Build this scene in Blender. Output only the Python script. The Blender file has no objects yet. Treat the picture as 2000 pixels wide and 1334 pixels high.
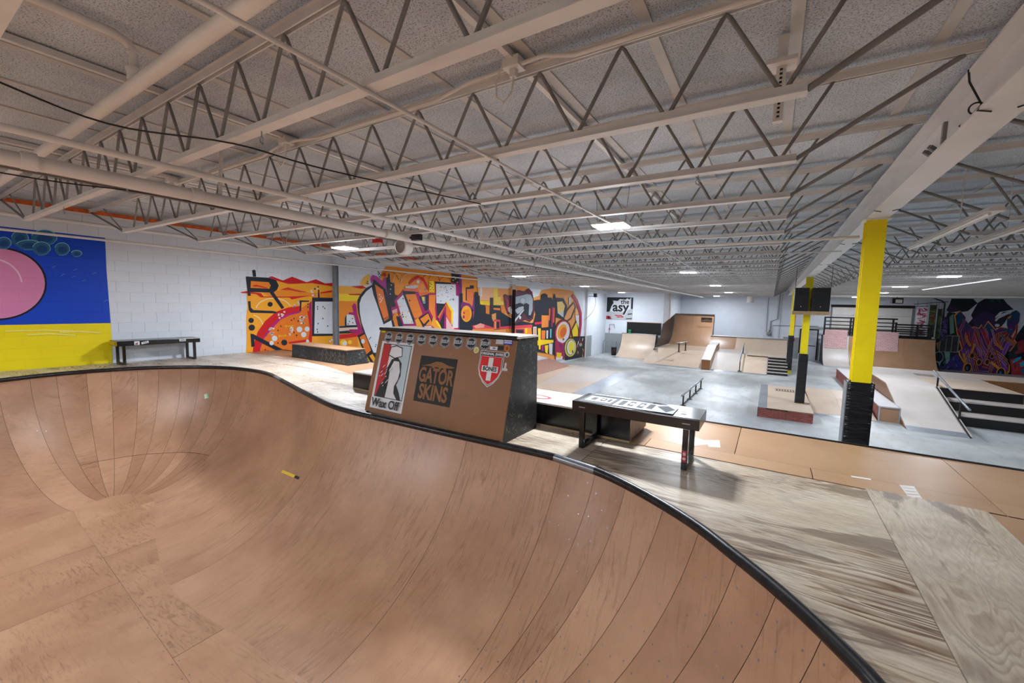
import bpy, bmesh, math, random
from mathutils import Vector, Matrix
from mathutils.geometry import tessellate_polygon, delaunay_2d_cdt

SC = bpy.context.scene
COL = SC.collection
random.seed(7)

# ------------------------------------------------------------------ camera
H = 3.55                       # lens height above the concrete floor
FPX, CX, CY = 806.8, 1000.0, 667.0
YAW, PITCH, ROLL = (math.radians(a) for a in (-31.95, 5.07, -1.357))
_f = Vector((math.sin(YAW)*math.cos(PITCH), math.cos(YAW)*math.cos(PITCH), -math.sin(PITCH)))
_r0 = Vector((math.cos(YAW), -math.sin(YAW), 0))
_d0 = _f.cross(_r0)
_r = math.cos(ROLL)*_r0 + math.sin(ROLL)*_d0
_d = -math.sin(ROLL)*_r0 + math.cos(ROLL)*_d0
cam_data = bpy.data.cameras.new('camera')
cam = bpy.data.objects.new('camera', cam_data)
COL.objects.link(cam)
cam.matrix_world = Matrix(((_r.x, -_d.x, -_f.x, 0), (_r.y, -_d.y, -_f.y, 0), (_r.z, -_d.z, -_f.z, H), (0, 0, 0, 1)))
cam_data.sensor_width = 36
cam_data.lens = FPX/2000*36
cam_data.clip_start = 0.02
cam_data.clip_end = 200
SC.camera = cam

# ------------------------------------------------------------------ world, exposure
W = bpy.data.worlds.new('world')
SC.world = W
W.use_nodes = True
W.node_tree.nodes['Background'].inputs[0].default_value = (0.8, 0.85, 0.9, 1)
W.node_tree.nodes['Background'].inputs[1].default_value = 0.3
SC.view_settings.view_transform = 'Standard'
SC.view_settings.look = 'None'
SC.view_settings.gamma = 1
SC.view_settings.use_curve_mapping = False
SC.view_settings.exposure = 0.68
SC.cycles.max_bounces = 4
SC.cycles.diffuse_bounces = 3
SC.cycles.glossy_bounces = 2
SC.cycles.use_adaptive_sampling = True
SC.cycles.adaptive_threshold = 0.05
SC.cycles.use_denoising = True
CEIL_FILL = 0.06
LAMP_W = 120.0                 # watts of one LED fixture

# ------------------------------------------------------------------ surveying: a sighted photo point on a known plane of the hall
def _ray(x, y):
    return _r*((x-CX)/FPX) + _d*((y-CY)/FPX) + _f
def at_x(x, y, X):
    v = _ray(x, y); return Vector((0, 0, H)) + v*(X/v.x)
def at_y(x, y, Y):
    v = _ray(x, y); return Vector((0, 0, H)) + v*(Y/v.y)
def at_z(x, y, z):
    v = _ray(x, y); return Vector((0, 0, H)) + v*((z-H)/v.z)

# ------------------------------------------------------------------ materials
def lin(c):
    if isinstance(c, str):
        c = [int(c[i:i+2], 16) for i in (0, 2, 4)]
    out = []
    for v in c:
        v /= 255.0
        out.append(v/12.92 if v <= 0.04045 else ((v+0.055)/1.055)**2.4)
    return (*out, 1.0)

class NT:
    def __init__(self, name):
        self.m = bpy.data.materials.new(name)
        self.m.use_nodes = True
        self.t = self.m.node_tree
        self.b = self.t.nodes['Principled BSDF']
    def n(self, typ, **kw):
        nd = self.t.nodes.new(typ)
        for k, v in kw.items():
            if k in ('operation', 'blend_type', 'data_type', 'wave_type', 'bands_direction', 'feature', 'noise_dimensions', 'vector_type', 'wave_profile', 'distance'):
                setattr(nd, k, v)
            else:
                self.set(nd.inputs[k] if not k.isdigit() else nd.inputs[int(k)], v)
        return nd
    def set(self, sock, v):
        if hasattr(v, 'is_output') or isinstance(v, bpy.types.NodeSocket):
            self.t.links.new(v, sock)
        else:
            sock.default_value = v
    def pos(self, scale=(1, 1, 1), jitter=0.0):
        g = self.t.nodes.new('ShaderNodeNewGeometry')
        mp = self.t.nodes.new('ShaderNodeMapping')
        mp.inputs['Scale'].default_value = scale
        self.t.links.new(g.outputs['Position'], mp.inputs['Vector'])
        if jitter:
            oi = self.t.nodes.new('ShaderNodeObjectInfo')
            mul = self.t.nodes.new('ShaderNodeMath'); mul.operation = 'MULTIPLY'; mul.inputs[1].default_value = jitter
            self.t.links.new(oi.outputs['Random'], mul.inputs[0])
            cb = self.t.nodes.new('ShaderNodeCombineXYZ')
            for i in range(3): self.t.links.new(mul.outputs[0], cb.inputs[i])
            self.t.links.new(cb.outputs[0], mp.inputs['Location'])
        return mp.outputs['Vector']
    def noise(self, vec, scale, detail=4, rough=0.55, dist=0.0):
        nd = self.t.nodes.new('ShaderNodeTexNoise')
        nd.inputs['Scale'].default_value = scale; nd.inputs['Detail'].default_value = detail
        nd.inputs['Roughness'].default_value = rough; nd.inputs['Distortion'].default_value = dist
        self.t.links.new(vec, nd.inputs['Vector'])
        return nd.outputs['Fac']
    def ramp(self, fac, stops, interp='LINEAR'):
        nd = self.t.nodes.new('ShaderNodeValToRGB')
        e = nd.color_ramp.elements
        nd.color_ramp.interpolation = interp
        e[0].position, e[0].color = stops[0][0], stops[0][1]
        e[1].position, e[1].color = stops[-1][0], stops[-1][1]
        for p, c in stops[1:-1]:
            k = e.new(p); k.color = c
        self.t.links.new(fac, nd.inputs[0])
        return nd.outputs[0]
    def mix(self, fac, a, b, blend='MIX'):
        nd = self.t.nodes.new('ShaderNodeMix'); nd.data_type = 'RGBA'; nd.blend_type = blend
        self.set(nd.inputs[0], fac); self.set(nd.inputs[6], a); self.set(nd.inputs[7], b)
        return nd.outputs[2]
    def math(self, op, a, b=0.0):
        nd = self.t.nodes.new('ShaderNodeMath'); nd.operation = op
        self.set(nd.inputs[0], a); self.set(nd.inputs[1], b)
        return nd.outputs[0]
    def bump(self, h, strength=0.3, dist=0.01):
        nd = self.t.nodes.new('ShaderNodeBump')
        nd.inputs['Strength'].default_value = strength; nd.inputs['Distance'].default_value = dist
        self.t.links.new(h, nd.inputs['Height'])
        self.t.links.new(nd.outputs[0], self.b.inputs['Normal'])
    def done(self, color, rough=0.5, metal=0.0, spec=None):
        self.set(self.b.inputs['Base Color'], color)
        self.set(self.b.inputs['Roughness'], rough)
        self.set(self.b.inputs['Metallic'], metal)
        if spec is not None: self.b.inputs['Specular IOR Level'].default_value = spec
        return self.m
G = lambda v: (v, v, v, 1)

def m_plain(name, c, rough=0.5, metal=0.0, var=0.12, scale=6.0, bump=0.0):
    t = NT(name); p = t.pos(jitter=9)
    n = t.noise(p, scale, 5, 0.6)
    c = lin(c)
    col = t.ramp(n, [(0.3, (*[x*(1-var) for x in c[:3]], 1)), (0.7, (*[min(1, x*(1+var)) for x in c[:3]], 1))])
    if bump: t.bump(t.noise(p, scale*12, 3), bump, 0.004)
    return t.done(col, rough, metal)

def m_masonite(name, a, b, dark, rough=0.42, streak=(3.2, 0.5, 0.5), wear=0.5):
    t = NT(name)
    p = t.pos(jitter=6)
    big = t.noise(p, 1.3, 4, 0.6)
    col = t.ramp(big, [(0.32, lin(a)), (0.66, lin(b))])
    scuff = t.noise(t.pos((0.7, 0.7, 1.1), 2), 1.1, 4, 0.62)
    col = t.mix(t.math('MULTIPLY', t.ramp(scuff, [(0.46, G(0)), (0.68, G(1))]), wear*0.55), col, lin(dark))
    oi = t.t.nodes.new('ShaderNodeObjectInfo')
    col = t.mix(t.math('MULTIPLY', oi.outputs['Random'], 0.25), col, lin(dark))
    fib = t.noise(t.pos((9, 9, 9), 6), 14, 3, 0.75)
    col = t.mix(t.math('MULTIPLY', t.math('GREATER_THAN', fib, 0.60), 0.14), col, lin(dark))
    zone = t.ramp(t.noise(t.pos((1, 1, 1), 5), 0.9, 1), [(0.36, G(0.12)), (0.62, G(1))])
    sc = t.noise(t.pos(streak, 4), 5.0, 5, 0.72, 1.5)
    col = t.mix(t.math('MULTIPLY', t.math('MULTIPLY', t.ramp(sc, [(0.52, G(0)), (0.70, G(1))]), zone), wear), col, lin(dark))
    thin = t.noise(t.pos(tuple(v*4.5 if v == max(streak) else v*0.9 for v in streak), 8), 6.0, 3, 0.6, 0.9)
    col = t.mix(t.math('MULTIPLY', t.math('MULTIPLY', t.ramp(thin, [(0.60, G(0)), (0.66, G(1))]), zone), wear*0.7), col, (*[x*0.62 for x in lin(dark)[:3]], 1))
    lt = t.noise(t.pos(tuple(v*1.7 for v in reversed(streak)), 3), 7.0, 5, 0.8, 2.0)
    col = t.mix(t.math('MULTIPLY', t.ramp(lt, [(0.60, G(0)), (0.74, G(1))]), 0.26), col, lin((222, 180, 142)))
    t.bump(sc, 0.06, 0.01)
    rr = t.math('ADD', t.math('MULTIPLY', big, 0.25), rough-0.16)
    return t.done(col, rr, 0, 0.4)

def m_ply(name, light, mid, dark, along='x', cath=0.8, rough=0.5, grain=1.0, jitter=11, knots=0.0):
    t = NT(name)
    s = (0.42, 2.3, 2.3) if along == 'x' else (2.3, 0.42, 2.3) if along == 'y' else (2.3, 2.3, 0.42)
    p = t.pos(tuple(v*grain for v in s), jitter)
    n1 = t.noise(p, 1.15, 3, 0.5, 1.1)
    rings = t.math('FRACT', t.math('MULTIPLY', n1, 21.0))
    ringc = t.ramp(rings, [(0.0, G(0)), (0.35, G(0.2)), (0.74, G(1)), (0.9, G(0.7)), (1.0, G(0))])
    patch = t.noise(t.pos((0.5, 1.4, 1.4), jitter), 1.6, 4, 0.6)
    col = t.ramp(patch, [(0.32, lin(light)), (0.55, lin(mid)), (0.75, lin(light))])
    where = t.ramp(t.noise(t.pos((0.7, 1.2, 1.0), jitter+3), 1.4, 3), [(0.40, G(0.10)), (0.58, G(1))])
    col = t.mix(t.math('MULTIPLY', t.math('MULTIPLY', ringc, where), cath), col, lin(dark))
    blot = t.noise(t.pos(tuple(v*0.8 for v in s), jitter+5), 1.3, 5, 0.62, 1.4)
    col = t.mix(t.math('MULTIPLY', t.ramp(blot, [(0.57, G(0)), (0.61, G(1))]), 0.75), col, lin(tuple(v*0.55+60 for v in dark)))
    fine = t.noise(t.pos(tuple(v*9*grain for v in s), jitter), 3.0, 4, 0.6)
    col = t.mix(t.math('MULTIPLY', t.ramp(fine, [(0.45, G(0)), (0.7, G(1))]), 0.32), col, lin(dark))
    dirt = t.noise(t.pos((1.2, 1.2, 1.2), jitter), 2.2, 6, 0.7)
    col = t.mix(t.math('MULTIPLY', t.ramp(dirt, [(0.5, G(0)), (0.72, G(1))]), 0.3), col, lin((110, 104, 100)))
    if knots:
        v = t.t.nodes.new('ShaderNodeTexVoronoi'); v.inputs['Scale'].default_value = 2.3
        t.t.links.new(t.pos((1.0, 1.0, 0.01), jitter), v.inputs['Vector'])
        wob = t.math('ADD', v.outputs['Distance'], t.math('MULTIPLY', fine, 0.05))
        col = t.mix(t.math('MULTIPLY', t.ramp(wob, [(0.045, G(1)), (0.11, G(0))]), knots), col, lin((64, 52, 44)))
    t.bump(fine, 0.12, 0.003)
    return t.done(col, t.math('ADD', t.math('MULTIPLY', patch, 0.2), rough-0.1), 0, 0.5)

def m_concrete():
    t = NT('polished_concrete')
    p = t.pos()
    a = t.noise(p, 0.35, 5, 0.6, 0.5)
    col = t.ramp(a, [(0.35, lin((150, 154, 158))), (0.5, lin((184, 188, 190))), (0.62, lin((204, 207, 208)))])
    b = t.noise(t.pos((1.3, 0.5, 1)), 1.4, 7, 0.7, 0.8)
    col = t.mix(t.math('MULTIPLY', t.ramp(b, [(0.48, G(0)), (0.66, G(1))]), 0.45), col, lin((140, 140, 138)))
    c = t.noise(p, 0.28, 2, 0.4)
    col = t.mix(t.math('MULTIPLY', t.ramp(c, [(0.50, G(0)), (0.515, G(1))]), 0.25), col, lin((150, 146, 138)))
    t.bump(t.noise(p, 30, 3), 0.05, 0.002)
    return t.done(col, t.math('ADD', t.math('MULTIPLY', b, 0.25), 0.28), 0, 0.45)

def m_ceiling():
    t = NT('acoustic_ceiling')
    p = t.pos()
    sp = t.noise(p, 95, 3, 0.7)
    stain = t.noise(p, 0.9, 5, 0.65)
    col = t.ramp(stain, [(0.3, lin((184, 190, 197))), (0.62, lin((211, 216, 223)))])
    col = t.mix(t.math('MULTIPLY', t.ramp(sp, [(0.50, G(0)), (0.64, G(1))]), 0.75), col, lin((100, 99, 100)))
    t.bump(sp, 0.5, 0.006)
    return t.done(col, 0.95, 0, 0.1)

def m_paintwall(name, c, joints=True, rough=0.55):
    t = NT(name)
    g = t.t.nodes.new('ShaderNodeNewGeometry')
    sp = t.t.nodes.new('ShaderNodeSeparateXYZ'); t.t.links.new(g.outputs['Position'], sp.inputs[0])
    n = t.noise(t.pos(), 2.0, 5, 0.6)
    c = lin(c)
    col = t.ramp(n, [(0.3, (*[x*0.93 for x in c[:3]], 1)), (0.7, c)])
    fine = t.noise(t.pos(), 40, 4, 0.6)
    if joints:
        cb = t.t.nodes.new('ShaderNodeCombineXYZ')
        add = t.math('ADD', sp.outputs['X'], sp.outputs['Y'])
        t.t.links.new(add, cb.inputs[0])
        t.set(cb.inputs[1], t.math('SUBTRACT', sp.outputs['Z'], H-0.338))
        br = t.t.nodes.new('ShaderNodeTexBrick')
        br.inputs['Scale'].default_value = 1.0
        br.inputs['Brick Width'].default_value = 0.4064; br.inputs['Row Height'].default_value = 0.2032
        br.inputs['Mortar Size'].default_value = 0.006; br.inputs['Mortar Smooth'].default_value = 0.3
        br.inputs['Color1'].default_value = G(1); br.inputs['Color2'].default_value = G(1); br.inputs['Mortar'].default_value = G(0)
        t.t.links.new(cb.outputs[0], br.inputs['Vector'])
        hgt = t.math('ADD', t.math('MULTIPLY', br.outputs['Color'], 1.0), t.math('MULTIPLY', fine, 0.12))
        t.bump(hgt, 0.55, 0.006)
    else:
        t.bump(fine, 0.12, 0.004)
    return t.done(col, rough, 0, 0.35)

def m_emit(name, c, s):
    t = NT(name)
    t.b.inputs['Emission Color'].default_value = lin(c)
    t.b.inputs['Emission Strength'].default_value = s
    return t.done(lin(c), 0.4)

def m_brick():
    t = NT('printed_brick')
    return t.done(t.ramp(t.noise(t.pos(jitter=17), 3.0, 3), [(0.3, lin((122, 62, 58))), (0.7, lin((164, 92, 82)))]), 0.7)

MT = {}
def M(k):
    return MT[k]
MT['masonite'] = m_masonite('brown_masonite', (172, 131, 102), (192, 151, 121), (120, 80, 57), 0.40, (3.2, 0.5, 0.5), 0.62)
MT['masonite_flat'] = m_masonite('brown_masonite_worn', (176, 135, 105), (196, 155, 123), (124, 84, 59), 0.40, (0.8, 3.4, 1), 0.75)
MT['masonite_deck'] = m_masonite('orange_masonite', (174, 136, 102), (190, 152, 118), (144, 102, 70), 0.42, (0.7, 4.5, 1), 0.3)
MT['masonite_box'] = m_masonite('dark_orange_masonite', (140, 92, 52), (152, 102, 60), (108, 70, 40), 0.45, (4, 1, .6), 0.25)
MT['ply_grey'] = m_ply('weathered_plywood', (228, 217, 201), (208, 191, 168), (116, 82, 56), 'x', 1.0, 0.36)
MT['ply_flake'] = m_ply('flaked_plywood', (224, 216, 204), (208, 193, 176), (130, 98, 74), 'x', 0.85, 0.45, 2.1)
MT['ply_knot'] = m_ply('knotty_plywood', (214, 200, 180), (198, 181, 159), (124, 96, 74), 'y', 0.5, 0.42, 1.0, 11, 0.8)
MT['ply_end'] = m_ply('plywood_cheek', (150, 122, 96), (134, 106, 82), (74, 54, 40), 'z', 0.9)
MT['birch'] = m_masonite('birch_ramp_sheet', (206, 184, 164), (216, 196, 178), (178, 148, 122), 0.38, (1, 1, 1), 0.2)
MT['birch_light'] = m_masonite('pale_ramp_sheet', (196, 186, 180), (206, 197, 192), (172, 156, 146), 0.42, (1, 1, 1), 0.2)
MT['birch_brown'] = m_masonite('tan_ramp_sheet', (160, 122, 92), (174, 136, 106), (130, 92, 64), 0.42, (1, 1, 1), 0.2)
MT['concrete'] = m_concrete()
MT['ceiling'] = m_ceiling()
MT['tee'] = m_plain('ceiling_tee_paint', (200, 196, 193), 0.7, 0, 0.08)
MT['steel'] = m_plain('beige_steel_paint', (224, 220, 217), 0.45, 0, 0.10, 3)
MT['steel_dk'] = m_plain('shade_dark_steel', (134, 131, 128), 0.5, 0, 0.2, 5)  # darker than the chords: shade of the rods' unlit side put into the paint
MT['beam'] = m_plain('pale_beam_paint', (226, 222, 219), 0.5, 0, 0.06, 2)
MT['pipe'] = m_plain('white_pipe_paint', (228, 222, 217), 0.42, 0, 0.06, 3)
MT['white'] = m_paintwall('white_block_paint', (222, 227, 236), False)
MT['white_far'] = m_paintwall('white_block_paint_far', (222, 227, 236), True)
MT['joint'] = m_plain('painted_mortar', (212, 217, 226), 0.7, 0, 0.03)
MT['grey_dado'] = m_paintwall('grey_block_paint', (150, 156, 158), True)
MT['yellow'] = m_plain('yellow_column_paint', (255, 226, 0), 0.42, 0, 0.06, 4)
MT['rust'] = m_plain('orange_primer', (214, 96, 34), 0.8, 0, 0.3, 12)
MT['black'] = m_plain('black_paint', (22, 22, 24), 0.35, 0, 0.3, 6)
MT['black_satin'] = m_plain('black_lacquer', (16, 13, 16), 0.22, 0, 0.3, 4)
MT['black_scuff'] = None
MT['coping'] = m_plain('dark_steel_coping', (58, 58, 60), 0.32, 0.75, 0.35, 14)
MT['bare_steel'] = m_plain('bare_steel', (150, 156, 164), 0.3, 0.8, 0.2, 6)
MT['galv'] = m_plain('galvanised_sheet', (196, 202, 212), 0.28, 0.7, 0.15, 2)
MT['screw'] = m_plain('zinc_screw', (150, 152, 158), 0.35, 0.8, 0.1)
MT['gap'] = m_plain('dark_seam', (40, 26, 18), 0.9)
MT['led'] = m_emit('led_panel', (236, 242, 255), 14)
MT['tube'] = m_emit('faint_glow_bar', (236, 242, 255), 0.7)
MT['white_top'] = m_plain('white_laminate', (214, 210, 214), 0.3, 0, 0.06)
MT['pale_brick'] = m_plain('faded_brick_paint', (164, 124, 112), 0.7, 0, 0.25, 14)
MT['red'] = m_plain('red_plastic', (196, 30, 34), 0.4)
MT['green'] = m_plain('green_plastic', (30, 200, 120), 0.4)
MT['grey'] = m_plain('grey_paint', (130, 134, 138), 0.5)
MT['brick'] = m_brick()
MT['mortar'] = m_plain('mortar_print', (190, 160, 150), 0.8)
MT['wood_trim'] = m_plain('raw_lumber', (170, 140, 104), 0.6, 0, 0.15, 8)

def m_scuff():
    t = NT('scuffed_black_ply')
    p = t.pos((1, 1, 1))
    a = t.noise(p, 26, 6, 0.8, 1.0)
    b = t.noise(p, 3, 4, 0.7)
    col = t.mix(t.math('MULTIPLY', t.ramp(a, [(0.53, G(0)), (0.62, G(1))]), t.ramp(b, [(0.4, G(0.05)), (0.65, G(0.6))])), lin((30, 32, 34)), lin((168, 172, 172)))
    t.bump(a, 0.2, 0.004)
    return t.done(col, 0.5)
MT['black_scuff'] = m_scuff()
def m_pad():
    t = NT('black_vinyl_pad')
    p = t.pos((1.2, 1.2, 6.0))
    a = t.noise(p, 2.2, 2, 0.5, 0.8)
    t.bump(a, 0.8, 0.05)
    return t.done(lin((16, 18, 24)), 0.34, 0, 0.5)
MT['pad'] = m_pad()
_paints = {}
def paint(c, joints=True):
    k = (c, joints)
    if k not in _paints:
        _paints[k] = m_paintwall('mural_paint_%s' % c, c, joints, 0.5) if joints else m_plain('print_%s' % c, c, 0.62, 0, 0.04)
    return _paints[k]

# ------------------------------------------------------------------ mesh building
ORG = {}
def tag(o, label=None, cat=None, group=None, kind=None):
    if label: o['label'] = label
    if cat: o['category'] = cat
    if group: o['group'] = group
    if kind: o['kind'] = kind
    return o
def thing(name, loc, label, cat, group=None, kind=None):
    o = bpy.data.objects.new(name, None)
    o.empty_display_size = 0.1
    o.location = loc
    COL.objects.link(o)
    ORG[o.name] = Vector(loc)
    return tag(o, label, cat, group, kind)

class MB:
    def __init__(self):
        self.v = []; self.f = []; self.m = []; self.s = []
    def add(self, vs, fs, mi=0, smooth=False):
        b = len(self.v)
        self.v += [Vector(p) for p in vs]
        for f in fs:
            self.f.append([b+i for i in f]); self.m.append(mi); self.s.append(smooth)
        return self
    def box(self, a, b, mi=0):
        x0, y0, z0 = a; x1, y1, z1 = b
        if x0 > x1: x0, x1 = x1, x0
        if y0 > y1: y0, y1 = y1, y0
        if z0 > z1: z0, z1 = z1, z0
        return self.add([(x0,y0,z0),(x1,y0,z0),(x1,y1,z0),(x0,y1,z0),(x0,y0,z1),(x1,y0,z1),(x1,y1,z1),(x0,y1,z1)],
                        [(0,3,2,1),(4,5,6,7),(0,1,5,4),(1,2,6,5),(2,3,7,6),(3,0,4,7)], mi)
    def bar(self, p, q, w, h, mi=0, up=(0, 0, 1)):
        p, q = Vector(p), Vector(q); d = (q-p).normalized()
        u = d.cross(Vector(up)); u = u.normalized() if u.length > 1e-4 else Vector((1, 0, 0))
        v = u.cross(d)
        vs = [c + u*(sx*w/2) + v*(sz*h/2) for c in (p, q) for sx, sz in ((-1,-1),(1,-1),(1,1),(-1,1))]
        return self.add(vs, [(3,2,1,0),(4,5,6,7),(0,1,5,4),(1,2,6,5),(2,3,7,6),(3,0,4,7)], mi)
    def tube(self, pts, r, n=8, mi=0, closed=False, caps=True):
        pts = [Vector(p) for p in pts]; N = len(pts); vs = []
        ref = None
        for i, p in enumerate(pts):
            a = pts[i-1] if (i > 0 or closed) else p
            b = pts[(i+1) % N] if (i < N-1 or closed) else p
            d = (b-a).normalized()
            if ref is None:
                ref = Vector((0, 0, 1)) if abs(d.z) < 0.9 else Vector((1, 0, 0))
            u = d.cross(ref)
            if u.length < 1e-5: u = d.orthogonal()
            u.normalize(); w = d.cross(u); ref = -w if False else ref - d*ref.dot(d)
            if ref.length < 1e-4: ref = w
            rr = r[i] if isinstance(r, (list, tuple)) else r
            vs += [p + (u*math.cos(2*math.pi*k/n) + w*math.sin(2*math.pi*k/n))*rr for k in range(n)]
        fs = []
        for i in range(N if closed else N-1):
            j = (i+1) % N
            fs += [(i*n+k, i*n+(k+1) % n, j*n+(k+1) % n, j*n+k) for k in range(n)]
        self.add(vs, fs, mi, True)
        if caps and not closed:
            self.add(vs[:n], [tuple(range(n))], mi); self.add(vs[-n:], [tuple(reversed(range(n)))], mi)
        return self
    def prism(self, poly, off, mi=0):
        poly = [Vector(p) for p in poly]; off = Vector(off); n = len(poly)
        tris = tessellate_polygon([poly])
        vs = poly + [p+off for p in poly]
        fs = [tuple(t) for t in tris] + [tuple(n+i for i in reversed(t)) for t in tris] + [(i, (i+1) % n, n+(i+1) % n, n+i) for i in range(n)]
        return self.add(vs, fs, mi)
    def flat(self, poly, mi=0):
        poly = [Vector(p) for p in poly]
        return self.add(poly, [tuple(t) for t in tessellate_polygon([poly])], mi)
    def lathe(self, c, prof, n=20, mi=0, axis=2):
        vs = []
        for r, h in prof:
            for k in range(n):
                a = 2*math.pi*k/n
                q = [r*math.cos(a), r*math.sin(a), h]
                if axis == 1: q = [q[0], q[2], q[1]]
                if axis == 0: q = [q[2], q[0], q[1]]
                vs.append(Vector(c)+Vector(q))
        fs = [(i*n+k, i*n+(k+1) % n, (i+1)*n+(k+1) % n, (i+1)*n+k) for i in range(len(prof)-1) for k in range(n)]
        return self.add(vs, fs, mi, True)
    def build(self, name, mats, parent=None, recalc=False, bevel=0.0):
        org = ORG[parent.name] if parent is not None else Vector((0, 0, 0))
        me = bpy.data.meshes.new(name)
        me.from_pydata([tuple(v-org) for v in self.v], [], self.f)
        for mt in (mats if isinstance(mats, (list, tuple)) else [mats]): me.materials.append(mt)
        me.polygons.foreach_set('material_index', self.m)
        me.polygons.foreach_set('use_smooth', self.s)
        if recalc or bevel:
            bm = bmesh.new(); bm.from_mesh(me)
            bmesh.ops.remove_doubles(bm, verts=bm.verts, dist=1e-5)
            bmesh.ops.recalc_face_normals(bm, faces=bm.faces)
            if bevel:
                bmesh.ops.bevel(bm, geom=[e for e in bm.edges if len(e.link_faces) == 2 and e.calc_face_angle(0) > 0.5], offset=bevel, segments=2, affect='EDGES', profile=0.6)
            bm.to_mesh(me); bm.free()
        me.update()
        o = bpy.data.objects.new(name, me)
        COL.objects.link(o)
        if parent is not None: o.parent = parent
        ORG[o.name] = org
        return o

def copy_of(o, parent):
    c = o.copy(); COL.objects.link(c); c.parent = parent
    return c
def text2d(s, size=1.0, bold=0.0, shear=0.0, space=1.0, align='CENTER'):
    cu = bpy.data.curves.new('lettering', 'FONT')
    cu.body = s; cu.size = size; cu.offset = bold; cu.shear = shear; cu.space_character = space
    cu.align_x = align; cu.align_y = 'CENTER'; cu.resolution_u = 3
    o = bpy.data.objects.new('lettering', cu); COL.objects.link(o)
    dg = bpy.context.evaluated_depsgraph_get()
    me = o.evaluated_get(dg).to_mesh()
    vs = [(v.co.x, v.co.y) for v in me.vertices]; fs = [tuple(p.vertices) for p in me.polygons]
    o.evaluated_get(dg).to_mesh_clear()
    bpy.data.objects.remove(o); bpy.data.curves.remove(cu)
    return vs, fs
class Print:
    """flat print on a surface: layers of colour stacked a fraction of a millimetre apart"""
    def __init__(self, o, u, v, step=0.0006, joints=False):
        self.o, self.u, self.v = Vector(o), Vector(u), Vector(v)
        self.n = self.u.cross(self.v).normalized()
        self.k = 1; self.step = step; self.mb = MB(); self.mats = []; self.joints = joints
    def mi(self, c):
        m = paint(c, self.joints) if not isinstance(c, bpy.types.Material) else c
        if m not in self.mats: self.mats.append(m)
        return self.mats.index(m)
    def p(self, a, b): return self.o + self.u*a + self.v*b + self.n*(self.k*self.step)
    def poly(self, c, pts):
        self.mb.flat([self.p(*q) for q in pts], self.mi(c)); self.k += 1; return self
    def rect(self, c, x0, y0, x1, y1): return self.poly(c, [(x0,y0),(x1,y0),(x1,y1),(x0,y1)])
    def oval(self, c, x, y, rx, ry=None, tilt=0.0, n=28):
        ry = rx if ry is None else ry
        ca, sa = math.cos(tilt), math.sin(tilt)
        return self.poly(c, [(x+rx*math.cos(t)*ca-ry*math.sin(t)*sa, y+rx*math.cos(t)*sa+ry*math.sin(t)*ca) for t in (2*math.pi*i/n for i in range(n))])
    def line(self, c, pts, w):
        L, R = [], []
        for i, (x, y) in enumerate(pts):
            a = pts[max(0, i-1)]; b = pts[min(len(pts)-1, i+1)]
            dx, dy = b[0]-a[0], b[1]-a[1]; l = math.hypot(dx, dy) or 1
            L.append((x-dy/l*w/2, y+dx/l*w/2)); R.append((x+dy/l*w/2, y-dx/l*w/2))
        for i in range(len(pts)-1):
            self.mb.flat([self.p(*q) for q in (L[i], R[i], R[i+1], L[i+1])], self.mi(c))
        self.k += 1; return self
    def arc(self, c, x, y, rx, ry, a0, a1, w, n=18):
        return self.line(c, [(x+rx*math.cos(a0+(a1-a0)*i/n), y+ry*math.sin(a0+(a1-a0)*i/n)) for i in range(n+1)], w)
    def text(self, c, s, x, y, size, bold=0.0, shear=0.0, sx=1.0, space=1.0, rot=0.0):
        vs, fs = text2d(s, size, bold, shear, space)
        ca, sa = math.cos(rot), math.sin(rot)
        self.mb.add([self.p(x+a*sx*ca-b*sa, y+a*sx*sa+b*ca) for a, b in vs], fs, self.mi(c)); self.k += 1; return self
    def build(self, name, parent, label=None):
        o = self.mb.build(name, self.mats, parent)
        if label: o['label'] = label
        return o
Print.tf = None
_p0 = Print.p
def _p(self, a, b):
    if self.tf: a, b = self.tf(a, b)
    return _p0(self, a, b)
Print.p = _p

DECK = H-1.32                  # top of the bowl's deck
XW = -10.9                     # face of the long mural wall
YA, YB = 31.2, 37.8            # banner wall and far wall
XA = -6.6                      # corner between them
XR, YN = 13.6, -9.0
ROOF = H+1.62
XB = 1.05                      # line of the columns

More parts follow.
